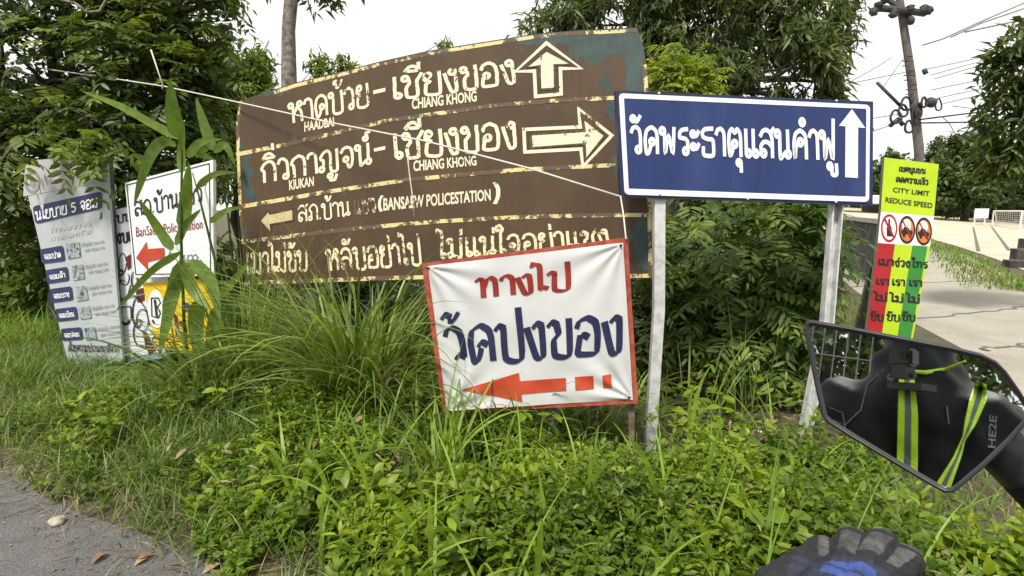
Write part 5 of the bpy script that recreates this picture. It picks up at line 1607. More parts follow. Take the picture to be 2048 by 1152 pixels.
x, y = scatter(6600, -3.2, 2.9, .9, 4.0, weed_density)
keep = (vnoise(x, y, 1.15, 3) > -.30) & (vnoise(x, y, 4.2, 21) > -.28)
x, y = x[keep], y[keep]
N = len(x)
hn = vnoise(x, y, 1.5, 9)
hgt = (.07 + .15 * np.clip(hn + .45, 0, 1)) * rng.uniform(.5, 1.45, N) * sstep(-.05, .5, verge_d(x, y)) + .05
z0 = gz(x, y)
O, D, NN, LL, RR = [], [], [], [], []
lean = rng.normal(0, .18, (N, 2))
base_r = np.clip(.42 + .5 * vnoise(x, y, 2.1, 5) + rng.normal(0, .14, N), 0, 1)
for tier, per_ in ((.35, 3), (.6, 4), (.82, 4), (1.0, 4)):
    az0 = rng.uniform(0, 6.28, N)
    for k in range(per_):
        az = az0 + k * 2 * math.pi / per_ + rng.normal(0, .3, N)
        el = rng.normal(.12 + .5 * (tier == 1), .42, N)
        o = np.stack([x + lean[:, 0] * hgt * tier, y + lean[:, 1] * hgt * tier, z0 + hgt * tier], -1)
        d = np.stack([np.cos(az) * np.cos(el), np.sin(az) * np.cos(el), np.sin(el)], -1)
        o = o + d * .008
        O.append(o); D.append(d); NN.append(np.array([0, 0, 1.0]) + rng.normal(0, .45, (N, 3)))
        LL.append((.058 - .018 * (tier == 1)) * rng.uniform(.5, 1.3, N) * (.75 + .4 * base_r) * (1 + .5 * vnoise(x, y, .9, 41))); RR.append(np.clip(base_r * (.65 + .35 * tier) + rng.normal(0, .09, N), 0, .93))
O, D, NN, LL, RR = map(np.concatenate, (O, D, NN, LL, RR))
V1, F1, k1 = leaves(O, D, NN, LL, LL * np.tile(np.clip(.47 + .16 * vnoise(x, y, 3.1, 33) + rng.normal(0, .06, N), .28, .68), len(LL) // N), .3, .28, HI)
tag(mesh_np("leafy_weeds", V1, F1, M['weed'], None, np.repeat(RR, k1)), "leafy green weeds carpeting the roadside bank", "weeds", kind="stuff")


# ---- grass on the left verge, on the right shoulder, between weeds
def mk_blades(name, x, y, L, W_, mat, droop=(.6, 1.8), el=(.9, 1.5), r=None, K=5, label=None, cat="grass"):
    n = len(x)
    b_ = np.stack([x, y, gz(x, y) - .01], -1)
    V, F, k = blades(b_, nrand(n, 0, 6.283), nrand(n, *el), L, W_, nrand(n, *droop), K, nrand(n, -1.2, 1.2))
    rr = np.clip(rng.normal(.45, .22, n), 0, 1) if r is None else r
    return tag(mesh_np(name, V, F, mat, None, np.repeat(rr, k)), label, cat, kind="stuff")


def gd_left(x, y):
    return sstep(-.05, .35, verge_d(x, y) + .1 * np.sin(x * 7)) * (1 - sstep(-1.3, -.2, x + .25 * (y - 2.6)) * .8)


x, y = scatter(30000, -6.5, -.2, 1.9, 6.2, gd_left)
c = vnoise(x, y, .9, 1)
L = (.16 + .10 * np.clip(c + .4, 0, 1)) * rng.uniform(.6, 1.5, len(x)) * (.45 + .55 * sstep(0, .9, verge_d(x, y)))
mk_blades("grass", x, y, L, nrand(len(x), .004, .009), M['grass'], r=np.clip(.42 + .5 * c + rng.normal(0, .2, len(x)), 0, 1), label="green grass on the left verge below the pale banner")
x, y = scatter(5200, -3.2, 2.8, .9, 3.9, lambda x, y: (1 - sstep(3.2, 3.9, y + .9 * sstep(.2, .7, x))) * sstep(-.12, .2, verge_d(x, y)) * sstep(-.1, .2, right_d(x, y)))
mk_blades("grass", x, y, .22 * rng.uniform(.5, 1.5, len(x)), nrand(len(x), .004, .008), M['grass'], label="thin grass blades mixed through the leafy weeds")
x, y = scatter(9000, 1.6, 5.5, 1.4, 8, lambda x, y: sstep(-.75, .05, right_d(x, y)) * (1 - sstep(.1, .5, right_d(x, y))))
mk_blades("grass", x, y, .09 * rng.uniform(.4, 1.6, len(x)), nrand(len(x), .004, .008), M['grass'], droop=(.8, 2.4), r=np.clip(rng.normal(.62, .3, len(x)), 0, 1), label="short half dry grass on the shoulder below the mirror")
x, y = scatter(5200, -4.2, .8, 1.3, 4.2, lambda x, y: (1 - sstep(.05, .5, np.abs(verge_d(x, y) - .12))) * .9 + .22 * (verge_d(x, y) > 0) * (np.abs(x + .9) < .9))
mk_blades("dry_grass", x, y, .14 * rng.uniform(.4, 1.5, len(x)), nrand(len(x), .003, .006), M['dry'], el=(.05, .8), droop=(.1, .9), label="dry straw along the asphalt edge", cat="dry grass")
x, y = scatter(5000, 6, 30, 9, 32, lambda x, y: np.ones_like(x))
# verge between road and field
P_ = [gnd(a, b_) for a, b_ in ((1845, 472), (1880, 485), (1940, 505), (2000, 530), (2060, 560), (2140, 590))]
bx = []
for a, b_ in zip(P_, P_[1:]):
    n = int(1000 * (b_ - a).length / 8) + 350
    t = rng.uniform(0, 1, n); w_ = rng.uniform(.25, 1.5, n) * rng.uniform(.4, 1, n)
    d = (b_ - a).normalized(); s = Vector((-d.y, d.x, 0)); s = s if s.y > 0 else -s
    bx.append(np.stack([a.x + (b_.x - a.x) * t + s.x * w_, a.y + (b_.y - a.y) * t + s.y * w_, np.full(n, .012)], -1))
bx = np.concatenate(bx); n = len(bx)
V, F, k = blades(bx, nrand(n, 0, 6.28), nrand(n, .8, 1.5), nrand(n, .05, .2), nrand(n, .012, .03), nrand(n, .5, 1.6), 3)
tag(mesh_np("grass", V, F, M['grass'], None, np.repeat(np.clip(rng.normal(.6, .25, n), 0, 1), k)), "strip of rough grass between the road and the pale field", "grass", kind="stuff")

x, y = scatter(330, -1.4, 2.2, 1.2, 3.0, lambda x, y: sstep(.05, .3, verge_d(x, y)) * sstep(.0, .3, right_d(x, y)))
mk_blades("grass", x, y, nrand(len(x), .28, .62), nrand(len(x), .009, .018), M['bright_blade'], droop=(.3, 2.0), el=(.9, 1.5), K=8, label="scattered long bright grass blades through the leafy weeds")
x, y = scatter(1500, -2.4, 2.6, 1.2, 3.8, lambda x, y: sstep(.05, .3, verge_d(x, y)) * sstep(.0, .3, right_d(x, y)) * (vnoise(x, y, 1.8, 77) > .12))
n = len(x); b_ = np.stack([x, y, gz(x, y) + nrand(n, .02, .2)], -1); az = nrand(n, 0, 6.28)
V, F, k = leaves(b_, np.stack([np.cos(az), np.sin(az), rng.normal(.1, .4, n)], -1), np.array([0, 0, 1.0]) + rng.normal(0, .5, (n, 3)), nrand(n, .04, .085), nrand(n, .008, .03), .4, .3, HI)
tag(mesh_np("dead_leaves", V, F, M['dry'], None, np.repeat(nrand(n, 0, 1), k)), "withered straw coloured leaves among the weeds", "dead leaves", kind="stuff")

x, y = scatter(230, -2.6, 2.5, 1.3, 3.7, lambda x, y: sstep(.1, .4, verge_d(x, y)) * sstep(.05, .3, right_d(x, y)) * (vnoise(x, y, 1.4, 55) > -.05))
N2 = len(x); OO, DD, SS, QQ = [], [], [], []
h2 = nrand(N2, .12, .32); r2 = nrand(N2, .3, .92)
for tier in (.5, .75, 1.0):
    for k in range(3):
        az = nrand(N2, 0, 6.28); el_ = rng.normal(.25, .35, N2)
        OO.append(np.stack([x, y, gz(x, y) + h2 * tier], -1)); DD.append(np.stack([np.cos(az) * np.cos(el_), np.sin(az) * np.cos(el_), np.sin(el_)], -1))
        SS.append(nrand(N2, .045, .092)); QQ.append(np.clip(r2 + rng.normal(0, .1, N2), 0, 1))
OO, DD, SS, QQ = map(np.concatenate, (OO, DD, SS, QQ))
V, F, k = leaves(OO, DD, np.array([0, 0, 1.0]) + rng.normal(0, .35, OO.shape), SS, SS * nrand(len(SS), .38, .7), .25, .35, HI)
tag(mesh_np("broad_leaf_weeds", V, F, M['weed'], None, np.repeat(QQ, k)), "larger broad leaved weeds standing among the small leaved ones", "weeds", kind="stuff")
x, y = scatter(420, -4.5, 1.0, .9, 4.0, lambda x, y: (1 - sstep(.0, .55, -verge_d(x, y))) * (verge_d(x, y) < .1))
n = len(x); az = nrand(n, 0, 6.28)
V, F, k = leaves(np.stack([x, y, np.full(n, .009)], -1), np.stack([np.cos(az), np.sin(az), rng.normal(.05, .1, n)], -1), np.array([0, 0, 1.0]) + rng.normal(0, .25, (n, 3)), nrand(n, .008, .035), nrand(n, .005, .016), .5, .2, LO)
tag(mesh_np("leaf_litter", V, F, M['litter_leaf'], None, np.repeat(nrand(n, 0, 1), k)), "small bits of dry leaf litter along the asphalt edge", "leaf litter", kind="stuff")

# ---- fallen leaves and pale scraps
def fallen(px, py, s, mat, label, cat="leaf", name="fallen_leaf"):
    p = gnd(px, py, .012)
    n = 1
    V, F, k = leaves(np.array([list(p)]), np.array([[random.uniform(-1, 1), random.uniform(-1, 1), .15]]), np.array([[random.uniform(-.2, .2), random.uniform(-.2, .2), 1]]), s, s * .6, .5, .25, HI)
    o = mesh_np(name, V - np.array(p), F, mat, None, np.full(len(V), random.random() * .9)); o.location = p
    tag(o, label, cat)
fallen(212, 1105, .075, M['litter_leaf'], "dry brown leaf lying alone on the asphalt near the bottom left")
fallen(272, 1120, .065, M['litter_leaf'], "reddish dry leaf at the asphalt edge, left of its pale twin")
fallen(296, 1114, .055, M['litter_leaf'], "pale dry leaf at the asphalt edge, right of its reddish twin")
fallen(440, 1126, .07, M['litter_leaf'], "brown dead leaf at the foot of the weeds, bottom edge")
bm = bmesh.new(); bmesh.ops.create_icosphere(bm, subdivisions=3, radius=.03)
for v in bm.verts: v.co *= 1 + .35 * mnoise.noise(v.co * 40); v.co.z *= .65
M['stone'] = rough_mat("pale_stone", (.26, .235, .18), (.42, .38, .30), 30, .8, bumps=.3)
o = bm_obj("stone", bm, M['stone'], None, True); o.location = gnd(114, 1042, .02); tag(o, "small pale stone lying on the asphalt by the grass edge", "stone")

# ---- flowers: few tiny white ones
M['petal'] = rough_mat("white_petal", (.75, .75, .7), (.85, .85, .8), 20, .6, bumps=0)
for px, py, lb in ((298, 921, "tiny white flower in the verge left of the long grass"), (1652, 934, "tiny white flower under the mirror's left edge, upper one"), (1640, 952, "tiny white flower under the mirror's left edge, lower one"), (1521, 864, "tiny white flower in the dark hollow between the sign posts")):
    p = at(px, py, 3.4 if px > 1000 else 3.55)
    az = np.arange(5) * 1.2566
    V, F, k = leaves(np.repeat([[0, 0, 0.0]], 5, 0), np.stack([np.cos(az), np.sin(az), .4 + 0 * az], -1), np.repeat([[0, -.6, 1.0]], 5, 0), .016, .012, .1, .2, LO)
    o = mesh_np("flower", V, F, M['petal']); o.location = p; tag(o, lb, "flower")


# ---- long arching grass clumps
def clump(px, py, n, L, label, mat='lemongrass', spread=.16, el=(.95, 1.5), droop=(.9, 2.3), W_=(.007, .015), azr=None, group="long grass clumps"):
    p = gnd(px, py)
    a = rng.uniform(0, 6.28, n); r = spread * np.sqrt(rng.uniform(0, 1, n))
    b_ = np.stack([np.cos(a) * r, np.sin(a) * r, np.full(n, .0)], -1)
    az = a + rng.normal(0, .7, n) if azr is None else rng.uniform(azr[0], azr[1], n)
    V, F, k = blades(b_, az, nrand(n, *el), L * nrand(n, .55, 1.15), nrand(n, *W_), nrand(n, *droop), 9, nrand(n, -1.2, 1.2))
    V[:, 2] = np.maximum(V[:, 2], .01)
    o = mesh_np("grass_clump", V, F, M[mat], None, np.repeat(np.clip(rng.normal(.45, .25, n), 0, 1), k))
    o.location = (p.x, p.y, float(gz(p.x, p.y)))
    return tag(o, label, "grass clump", group)


clump(715, 830, 300, 1.5, "largest clump of long arching grass, under the left end of the brown board", spread=.24, el=(1.1, 1.55), droop=(1.0, 2.3), W_=(.012, .024))
clump(790, 845, 220, 1.2, W_=(.011, .021), label= "long arching grass clump leaning against the cloth banner's left edge", spread=.25)
clump(520, 800, 260, 1.15, W_=(.008, .016), label= "long arching grass clump in front of the reed, right of the yellow sign", spread=.24)
clump(690, 850, 46, 1.15, "few long pale arching blades in front of the largest grass clump", spread=.2, el=(.9, 1.35), droop=(1.5, 2.6), W_=(.012, .02))
clump(400, 815, 46, .85, "broad bladed clump at the foot of the tall reed", 'reed', .16, (.9, 1.45), (.6, 2.0), (.018, .034))
clump(430, 830, 140, .75, "smaller long grass clump below the yellow sign", spread=.2)
clump(500, 800, 90, 1.4, "upright long grass clump around the thin tree trunk", spread=.16, el=(1.25, 1.55), droop=(.2, 1.2))
clump(1010, 870, 200, .62, "long grass clump in shadow beneath the cloth banner", spread=.45)
clump(1180, 870, 150, .55, "sparse grass clump between the banner's right stake and the post", spread=.35)
clump(1380, 880, 22, .75, "thin grass clump between the two posts of the blue sign", spread=.3, el=(1.0, 1.5), droop=(.4, 1.8))
clump(1480, 850, 26, .8, "upright stems in the dark hollow between the posts", spread=.2, el=(1.3, 1.55), droop=(0, .5), W_=(.006, .011))
clump(880, 985, 34, .78, "bright green grass clump standing out of the weeds left of the banner's arrow", 'bright_blade', .08, (1.0, 1.45), (.6, 2.0), (.010, .019), None, "bright grass clumps")
clump(905, 1010, 14, .5, "bright green grass clump just under its taller neighbour, left of the banner", 'bright_blade', .05, (.6, 1.3), (.6, 2.0), (.010, .016), None, "bright grass clumps")
for px, py, n_, L_, lb in ((1180, 1040, 16, .5, "bright green grass clump in the weeds below the banner's right corner"), (1405, 985, 14, .52, "bright green grass clump in the weeds below the gap between the sign posts"), (1085, 1110, 15, .42, "bright green grass clump at the bottom, below the banner's middle"),
                           (600, 1010, 18, .5, "bright green grass clump in the weeds below the thin tree trunk"), (745, 1010, 16, .55, "bright green grass clump in weeds, just left of the tallest bright clump"), (1310, 1000, 10, .5, "bright green grass clump in the weeds under the left post of the blue sign")):
    clump(px, py, n_, L_, lb, 'bright_blade', .07, (.9, 1.5), (.5, 2.0), (.010, .02), None, "bright grass clumps")
clump(330, 960, 60, .34, "small grass clump on the left verge near the asphalt", 'lemongrass', .08, (1.0, 1.5), (.6, 1.8), (.005, .009))
clump(150, 870, 70, .36, "small upright grass clump at the far left of the verge", 'lemongrass', .1, (1.1, 1.5), (.5, 1.6), (.005, .009))

# single bright blades rising out of the weeds
SB = [(1128, 1010, 1090, 880, 0), (1095, 1060, 1075, 930, 0), (1170, 1010, 1215, 915, 1), (1180, 1000, 1180, 880, 0), (1320, 1020, 1262, 860, -1), (1405, 985, 1440, 835, 0), (1420, 1010, 1455, 900, 0), (1310, 1010, 1345, 920, 0), (1420, 1120, 1395, 1030, -1),
      (1260, 1060, 1330, 1030, 1), (1075, 1140, 1085, 1030, 0), (1200, 1110, 1240, 1050, 1), (1080, 1060, 1020, 1010, -1), (585, 1000, 545, 890, 0), (660, 990, 600, 880, -1), (640, 1050, 650, 985, 0), (860, 1090, 860, 985, 0), (925, 900, 870, 780, -1), (1355, 960, 1400, 920, 1),
      (1320, 880, 1290, 920, 1), (740, 1000, 680, 830, -1), (770, 980, 800, 940, 1), (835, 1080, 770, 965, -1), (1205, 1080, 1195, 1035, 0), (1380, 880, 1402, 725, 1), (1378, 860, 1376, 765, 1)]
for k, (x0, y0, x1, y1, cv_) in enumerate(SB):
    p = gnd(x0, min(y0, 1150), .19); Y = p.y / SC
    q = at(x1, y1, Y * .97)
    L = (q - p).length
    n = 10
    V = []
    w0 = random.uniform(.017, .029)
    side0 = (q - p).cross(Vector((0, 1, 0.3))).normalized()
    for i in range(n + 1):
        t = i / n
        c = p.lerp(q, t) + Vector((cv_ * .10 * t * t * L, -.08 * t * t * L, .16 * math.sin(t * math.pi) * L * (abs(cv_) * .8 + .1)))
        w = w0 * min(1, .5 + 2 * t) * max(.03, 1 - t ** 2.2)
        V += [c - side0 * w / 2, c + side0 * w / 2 + Vector((0, .004, 0))]
    V = np.array([list(v - p) for v in V])
    F = np.array([(2 * i, 2 * i + 1, 2 * i + 3, 2 * i + 2) for i in range(n)])
    V[0:2, 2] -= .17
    o = mesh_np("tall_grass", V, F, M['bright_blade'], None, np.full(len(V), random.uniform(.15, .9))); o.location = p
    tag(o, kind="thing"); tag(o, "single bright green grass blade standing out of the leafy weeds", "grass", "bright blades rising from the weeds")


# ---- reed with broad leaves in front of the small signs
reed = thing("reed_plant", gnd(375, 800), "tall reed with broad drooping green leaves in front of the white and yellow signs", "reed")
YR = 4.45
def reed_leaf(pts, w, parent=reed, face=0.0, r=None, mat='reed', nm="leaf", grp=None):
    """pts: photo px of the midrib (with depth offset); w: greatest width px"""
    n = 14
    P3 = [at(x, y, YR + (d if True else 0)) for x, y, d in [(p[0], p[1], p[2] if len(p) > 2 else 0) for p in pts]]
    cum = [0]
    for a, b_ in zip(P3, P3[1:]): cum.append(cum[-1] + (b_ - a).length)
    V = []; F = []
    def P(t):
        x = t * cum[-1]
        for i in range(len(P3) - 1):
            if x <= cum[i + 1] or i == len(P3) - 2:
                k = (x - cum[i]) / max(cum[i + 1] - cum[i], 1e-9)
                p0, p1, p2, p3 = P3[max(i - 1, 0)], P3[i], P3[i + 1], P3[min(i + 2, len(P3) - 1)]
                return .5 * ((2 * p1) + (p2 - p0) * k + (2 * p0 - 5 * p1 + 4 * p2 - p3) * k * k + (3 * p1 - p0 - 3 * p2 + p3) * k ** 3)
    wm = .85 * w / FPX * YR * SC
    for i in range(n + 1):
        t = i / n
        c = P(t); tn = (P(min(1, t + .02)) - P(max(0, t - .02))).normalized()
        vd = (CAM - c).normalized()
        s = tn.cross(vd)
        s = (s.normalized() * math.cos(face) + vd * math.sin(face)).normalized()
        prof_ = min(1, (t * 5 + .25)) * max(.02, (1 - t ** 2.6))
        up_s = vd * .12 * wm * prof_
        V += [c - s * wm / 2 * prof_ + up_s, c, c + s * wm / 2 * prof_ + up_s]
        if i < n: F += [(3 * i, 3 * i + 1, 3 * i + 4, 3 * i + 3), (3 * i + 1, 3 * i + 2, 3 * i + 5, 3 * i + 4)]
    V = np.array([list(v) for v in V])
    return mesh_np(nm, V, np.array(F), M[mat], parent, np.full(len(V), random.uniform(.3, .8) if r is None else r), True)


tube("stem", [at(385, 800, YR + .1), at(368, 640, YR + .05), at(362, 470, YR), at(364, 300, YR), at(362, 255, YR)], [.012, .011, .010, .007, .004], M['reed'], reed, 8)
tube("stem", [at(470, 800, YR + .3), at(430, 520, YR + .3), at(400, 400, YR + .3), at(385, 345, YR + .3)], [.012, .01, .007, .004], M['reed'], reed, 8)
tube("stem", [at(475, 620, YR + .5), at(455, 420, YR + .5), at(432, 300, YR + .5), at(425, 270, YR + .5)], [.009, .008, .006, .004], M['reed'], reed, 8)
for pts, w, f in (([(356, 275), (345, 220, -.1), (340, 160, -.15)], 34, 0), ([(358, 278), (300, 245), (240, 212), (163, 182, .1)], 20, .3), ([(352, 292), (325, 283), (296, 320, -.1), (268, 410, -.15)], 26, .2),
                  ([(364, 345), (362, 300), (368, 246, -.1)], 22, .6), ([(364, 460), (372, 400), (378, 325, -.15)], 30, .1), ([(345, 500), (315, 455), (278, 398, -.1)], 24, .1), ([(375, 315), (400, 285), (445, 278, .1)], 20, .3),
                  ([(352, 490), (372, 450), (402, 418, -.1)], 18, .2), ([(365, 520), (345, 590), (318, 715, -.2)], 32, 0), ([(360, 505), (300, 545), (230, 625, -.1)], 18, .2), ([(380, 520), (420, 560), (440, 640, -.1)], 30, 0),
                  ([(395, 600), (392, 660), (400, 735, -.2)], 36, .1), ([(370, 525), (385, 580), (420, 620, -.1)], 30, .1), ([(425, 300, .4), (410, 255, .4), (392, 195, .4)], 26, .1), ([(428, 305, .4), (450, 290, .4), (470, 330, .4)], 20, .2),
                  ([(420, 290, .4), (390, 300, .4), (430, 320, .5)], 30, .2), ([(432, 350, .4), (405, 365, .4), (393, 378, .3)], 22, .1), ([(395, 375, .2), (430, 348, .2), (478, 345, .3)], 16, .3), ([(420, 445, .2), (455, 420, .2), (490, 415, .3)], 16, .3),
                  ([(430, 600, .2), (460, 570, .2), (500, 520, .2)], 22, .2), ([(440, 640, .1), (470, 610, .1), (478, 590, .1)], 20, .2), ([(372, 540), (335, 600), (330, 640, -.1)], 26, .2), ([(440, 610, 0), (425, 680, -.1), (428, 740, -.1)], 36, .1)):
    reed_leaf(pts, w, reed, f)

# ---- the young weed with yellow-green leaves and the one on the verge
def plantlet(px, py, Y, h, ll, n, mat, label, nm="young_plant"):
    p = at(px, py, Y)
    root = thing(nm, (p.x, p.y, max(.02, p.z - h)), label, "plant")
    bm = bmesh.new(); tube_bm(bm, [Vector((p.x, p.y, max(.02, p.z - h))), p - Vector((0, 0, h * .4)), p], [.006, .005, .003], 6); bm_obj("stem", bm, M['weed_stem'], root)
    az = rng.uniform(0, 6.28, n); t = rng.uniform(.3, 1, n)
    oo = np.stack([np.full(n, p.x), np.full(n, p.y), p.z - h * (1 - t)], -1)
    d = np.stack([np.cos(az), np.sin(az), rng.uniform(.1, .7, n)], -1)
    V, F, k = leaves(oo + d * .02, d, np.array([0, 0, 1.0]) + rng.normal(0, .2, (n, 3)), ll * rng.uniform(.7, 1.2, n), ll * .42, .3, .4, HI)
    mesh_np("foliage", V, F, mat, root, np.repeat(rng.uniform(0.2, .9, n), k))
M['weed_stem'] = rough_mat("green_stem", (.06, .09, .03), (.1, .13, .04), 10, .7, bumps=0)
plantlet(1705, 1010, 2.75, .2, .11, 13, M['lime_leaf'], "yellow-green young plant with long leaves above the glove")
plantlet(205, 770, 4.1, .3, .15, 16, M['weed'], "young broad-leaved plant in front of the pale policy banner")
plantlet(590, 870, 3.55, .3, .10, 26, M['weed'], "bushy young plant at the foot of the thin tree trunk")
plantlet(1030, 880, 3.35, .22, .09, 22, M['weed'], "young plant beside the dark stake under the cloth banner")

# ---- trees
def tree(name, label, base, fork, blobs, r0, crown, bark='bark_dark', cat="tree", every=1, jit=.06, group=None):
    b_ = Vector(base)
    root = thing(name, b_, label, cat, group)
    limbs("trunk", b_, fork, blobs, r0, M[bark], root, every, jit)
    crown(root)
    return root


A = [(60, -30, 130, 7), (200, 10, 150, 7), (330, 20, 120, 6.8), (420, 0, 60, 6.6), (120, 150, 110, 7), (265, 150, 150, 6.8), (370, 170, 90, 6.6), (55, 240, 95, 6.8), (180, 265, 120, 6.6), (310, 280, 120, 6.6), (20, 330, 90, 6.6), (120, 320, 70, 6.2), (-80, 120, 140, 7), (-60, 300, 120, 7), (230, 330, 60, 6.2), (380, 90, 90, 6.8)]
A2 = [(75, 285, 44, 5.2), (185, 285, 40, 5.05), (128, 300, 26, 5.05), (240, 320, 36, 5.2), (50, 310, 22, 5.2)]
tA = at(120, 600, 7); tA.z = 0
tree("broad_tree", "large dark leafy tree at left whose branches hang over the policy banner", tA, at(118, 180, 7), A, .16,
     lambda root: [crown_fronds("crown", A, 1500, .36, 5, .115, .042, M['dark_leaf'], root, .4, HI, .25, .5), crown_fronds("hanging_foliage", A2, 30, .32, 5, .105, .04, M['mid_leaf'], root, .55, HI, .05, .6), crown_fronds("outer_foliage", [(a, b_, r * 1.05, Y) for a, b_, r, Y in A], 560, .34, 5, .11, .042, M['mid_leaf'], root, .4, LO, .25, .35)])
vb = bmesh.new()
tube_bm(vb, [at(125, 0, 6.1), at(150, 6, 6.1), at(175, 25, 6.1), at(200, 22, 6.1), at(212, 0, 6.1), at(210, -40, 6.1)], .012, 6)
tag(bm_obj("vine", vb, M['bark'], None, True), "pale looping vine stem hanging in the left tree at the top edge", "vine")
B = [(490, 190, 80, 10), (440, 130, 75, 10), (530, 230, 70, 9.6), (430, 260, 90, 9.5), (500, 115, 45, 10, .8, .4), (540, 165, 40, 10, .8, .5), (470, 320, 80, 9.6), (410, 200, 60, 10), (625, 140, 36, 10.5, .8, 1), (690, 126, 34, 10.5, .8, .9), (745, 130, 26, 10.5, .8, .8), (660, 160, 40, 10.5, .8, 1), (880, 86, 15, 10.5, .8, 1.2)]
tB = at(480, 620, 10); tB.z = 0
tree("bushy_tree", "mid green bushy tree between the dark left tree and the thin trunk", tB, at(480, 330, 10), B, .11,
     lambda root: [crown_whorls("crown", B, 1700, 7, .13, .045, M['mid_leaf'], root, .35, .55)])
# thin trunk that carries the brown board
tC = gnd(600, 800); tC.y = 5.05 * SC
C_ = [(600, -180, 160, 5.2), (480, -90, 90, 5.2), (700, -150, 120, 5.2)]
rt = thing("thin_tree", tC, "thin pale-barked tree whose straight trunk stands behind the brown board", "tree")
bm = bmesh.new(); tube_bm(bm, [Vector((tC.x, at(600, 700, 5.1).y, 0)), at(597, 690, 5.1), at(589, 570, 5.12), at(580, 350, 5.14), at(578, 150, 5.15), at(577, 60, 5.15), at(583, -10, 5.15), at(592, -150, 5.2)], [.075, .07, .066, .062, .058, .05, .05, .045], 12)
for x, y in ((480, -90), (700, -150), (520, -20), (640, -200)):
    tube_bm(bm, jit_path(at(586, -60, 5.2), at(x, y, 5.2), 4, .03), [.03, .025, .018, .012, .006], 6)
for k in range(26):
    pass
bm_obj("trunk", bm, M['bark'], rt, True)
crown_whorls("crown", C_ + [(520, 40, 36, 5.2, .6, .35), (440, 10, 36, 5.2, .6, .7)], 240, 7, .10, .034, M['dark_leaf'], rt, .4, .6)
# big tree behind the blue sign
E_ = [(1120, 40, 80, 10), (1240, 10, 120, 10), (1380, 20, 130, 10), (1540, 10, 140, 10), (1625, 60, 70, 9.6), (1450, 110, 110, 9.6), (1590, 130, 90, 9.4), (1335, 100, 70, 10), (1480, 190, 90, 9.6), (1600, 200, 60, 9.4), (1200, 70, 80, 10.4), (1300, -60, 140, 10.5), (1480, -80, 150, 10.5), (1640, 130, 50, 9.2), (1120, 60, 70, 10.6, .8, .6)]
tE = at(1340, 620, 10); tE.z = 0
tree("mango_tree", "big dark drooping-leaved tree rising behind the blue sign", tE, at(1330, 170, 10), E_, .17,
     lambda root: [crown_whorls("crown", E_, 2000, 9, .19, .05, M['mango_leaf'], root, .75, .5, LO)])
Fb = [(1345, 110, 52, 6.6), (1385, 150, 50, 6.4), (1330, 165, 46, 6.5), (1420, 170, 36, 6.3), (1310, 130, 30, 6.6), (1360, 215, 60, 6.4)]
tF = at(1350, 620, 6.6); tF.z = 0
tree("feathery_shrub", "bright yellow-green feathery shrub between the brown board and the blue sign", tF, at(1350, 260, 6.6), Fb, .04,
     lambda root: [crown_fronds("foliage", Fb, 330, .36, 7, .085, .024, M['lime_leaf'], root, .4, LO, .3, .5, .3)], 'bark_dark', "shrub")
# shrub between the posts
S_ = [(1390, 470, 105, 4.6), (1530, 460, 105, 4.6), (1612, 470, 62, 4.5), (1470, 600, 110, 4.5), (1585, 600, 88, 4.35), (1630, 690, 56, 4.2), (1370, 640, 80, 4.7), (1520, 690, 80, 4.3, .8, .6), (1330, 500, 60, 4.8), (1620, 560, 66, 4.3), (1320, 760, 60, 4.7), (1610, 770, 55, 4.2, .9, .7), (1390, 800, 60, 4.7, .8, .6)]
tS = gnd(1480, 820); tS.y = 4.6 * SC
tree("compound_leaved_shrub", "dense shrub with long paired leaflets, between the posts of the blue sign", tS, at(1480, 720, 4.7), S_, .035,
     lambda root: [crown_fronds("foliage", S_, 640, .34, 5, .108, .031, M['shrub_leaf'], root, .35, HI, .2, .5, .45)], 'bark_dark', "shrub", 1, .05)
S2 = [(1480, 470, 150, 5.6), (1600, 480, 86, 5.4), (1350, 560, 120, 5.8), (1480, 640, 150, 5.6), (1600, 700, 86, 5.2), (1350, 740, 110, 5.8), (1500, 780, 110, 5.5), (1290, 650, 90, 6), (1240, 760, 90, 6)]
tS2 = at(1430, 800, 6); tS2.z = 0
tree("dark_shrub", "darker shrub mass close behind the paired-leaflet shrub", tS2, at(1430, 700, 6), S2, .05,
     lambda root: [crown_fronds("foliage", S2, 1300, .36, 5, .12, .045, M['dark_leaf'], root, .35, LO, .2, .45)], 'bark_dark', "shrub")
Dg = [(460, 620, 110, 6.2), (620, 640, 120, 6.2), (760, 640, 120, 6), (900, 640, 110, 5.8), (1030, 660, 110, 5.6), (1150, 680, 110, 5.6), (560, 740, 90, 5.8), (720, 750, 90, 5.6), (880, 760, 90, 5.4), (1040, 790, 80, 5.2), (400, 540, 90, 6.2), (500, 700, 90, 6.4), (680, 700, 110, 6.4), (830, 700, 110, 6.2), (980, 720, 100, 6), (480, 580, 90, 7.5), (640, 590, 90, 7.5), (800, 590, 90, 7.5), (960, 600, 90, 7.5), (1120, 610, 90, 7.5), (1260, 600, 90, 7)]
tD = at(760, 740, 6); tD.z = 0
tree("hedge_shrub", "dark tangled hedge shrub under and behind the brown board", tD, at(760, 700, 6), Dg, .05,
     lambda root: [crown_fronds("foliage", Dg, 3000, .34, 5, .11, .042, M['dark_leaf'], root, .4, LO, .2, .45)], 'bark_dark', "shrub")
Lb = [(45, 440, 60, 7.5), (60, 520, 60, 7.3), (30, 590, 70, 7.2), (90, 600, 50, 7), (-40, 480, 90, 7.5), (100, 540, 40, 7.2)]
tL = at(40, 690, 7.3); tL.z = 0
tree("light_shrub", "light green shrub at the left edge behind the policy banner", tL, at(40, 610, 7.3), Lb, .04,
     lambda root: [crown_whorls("foliage", Lb, 700, 7, .11, .045, M['mid_leaf'], root, .3, .6)], 'bark_dark', "shrub")
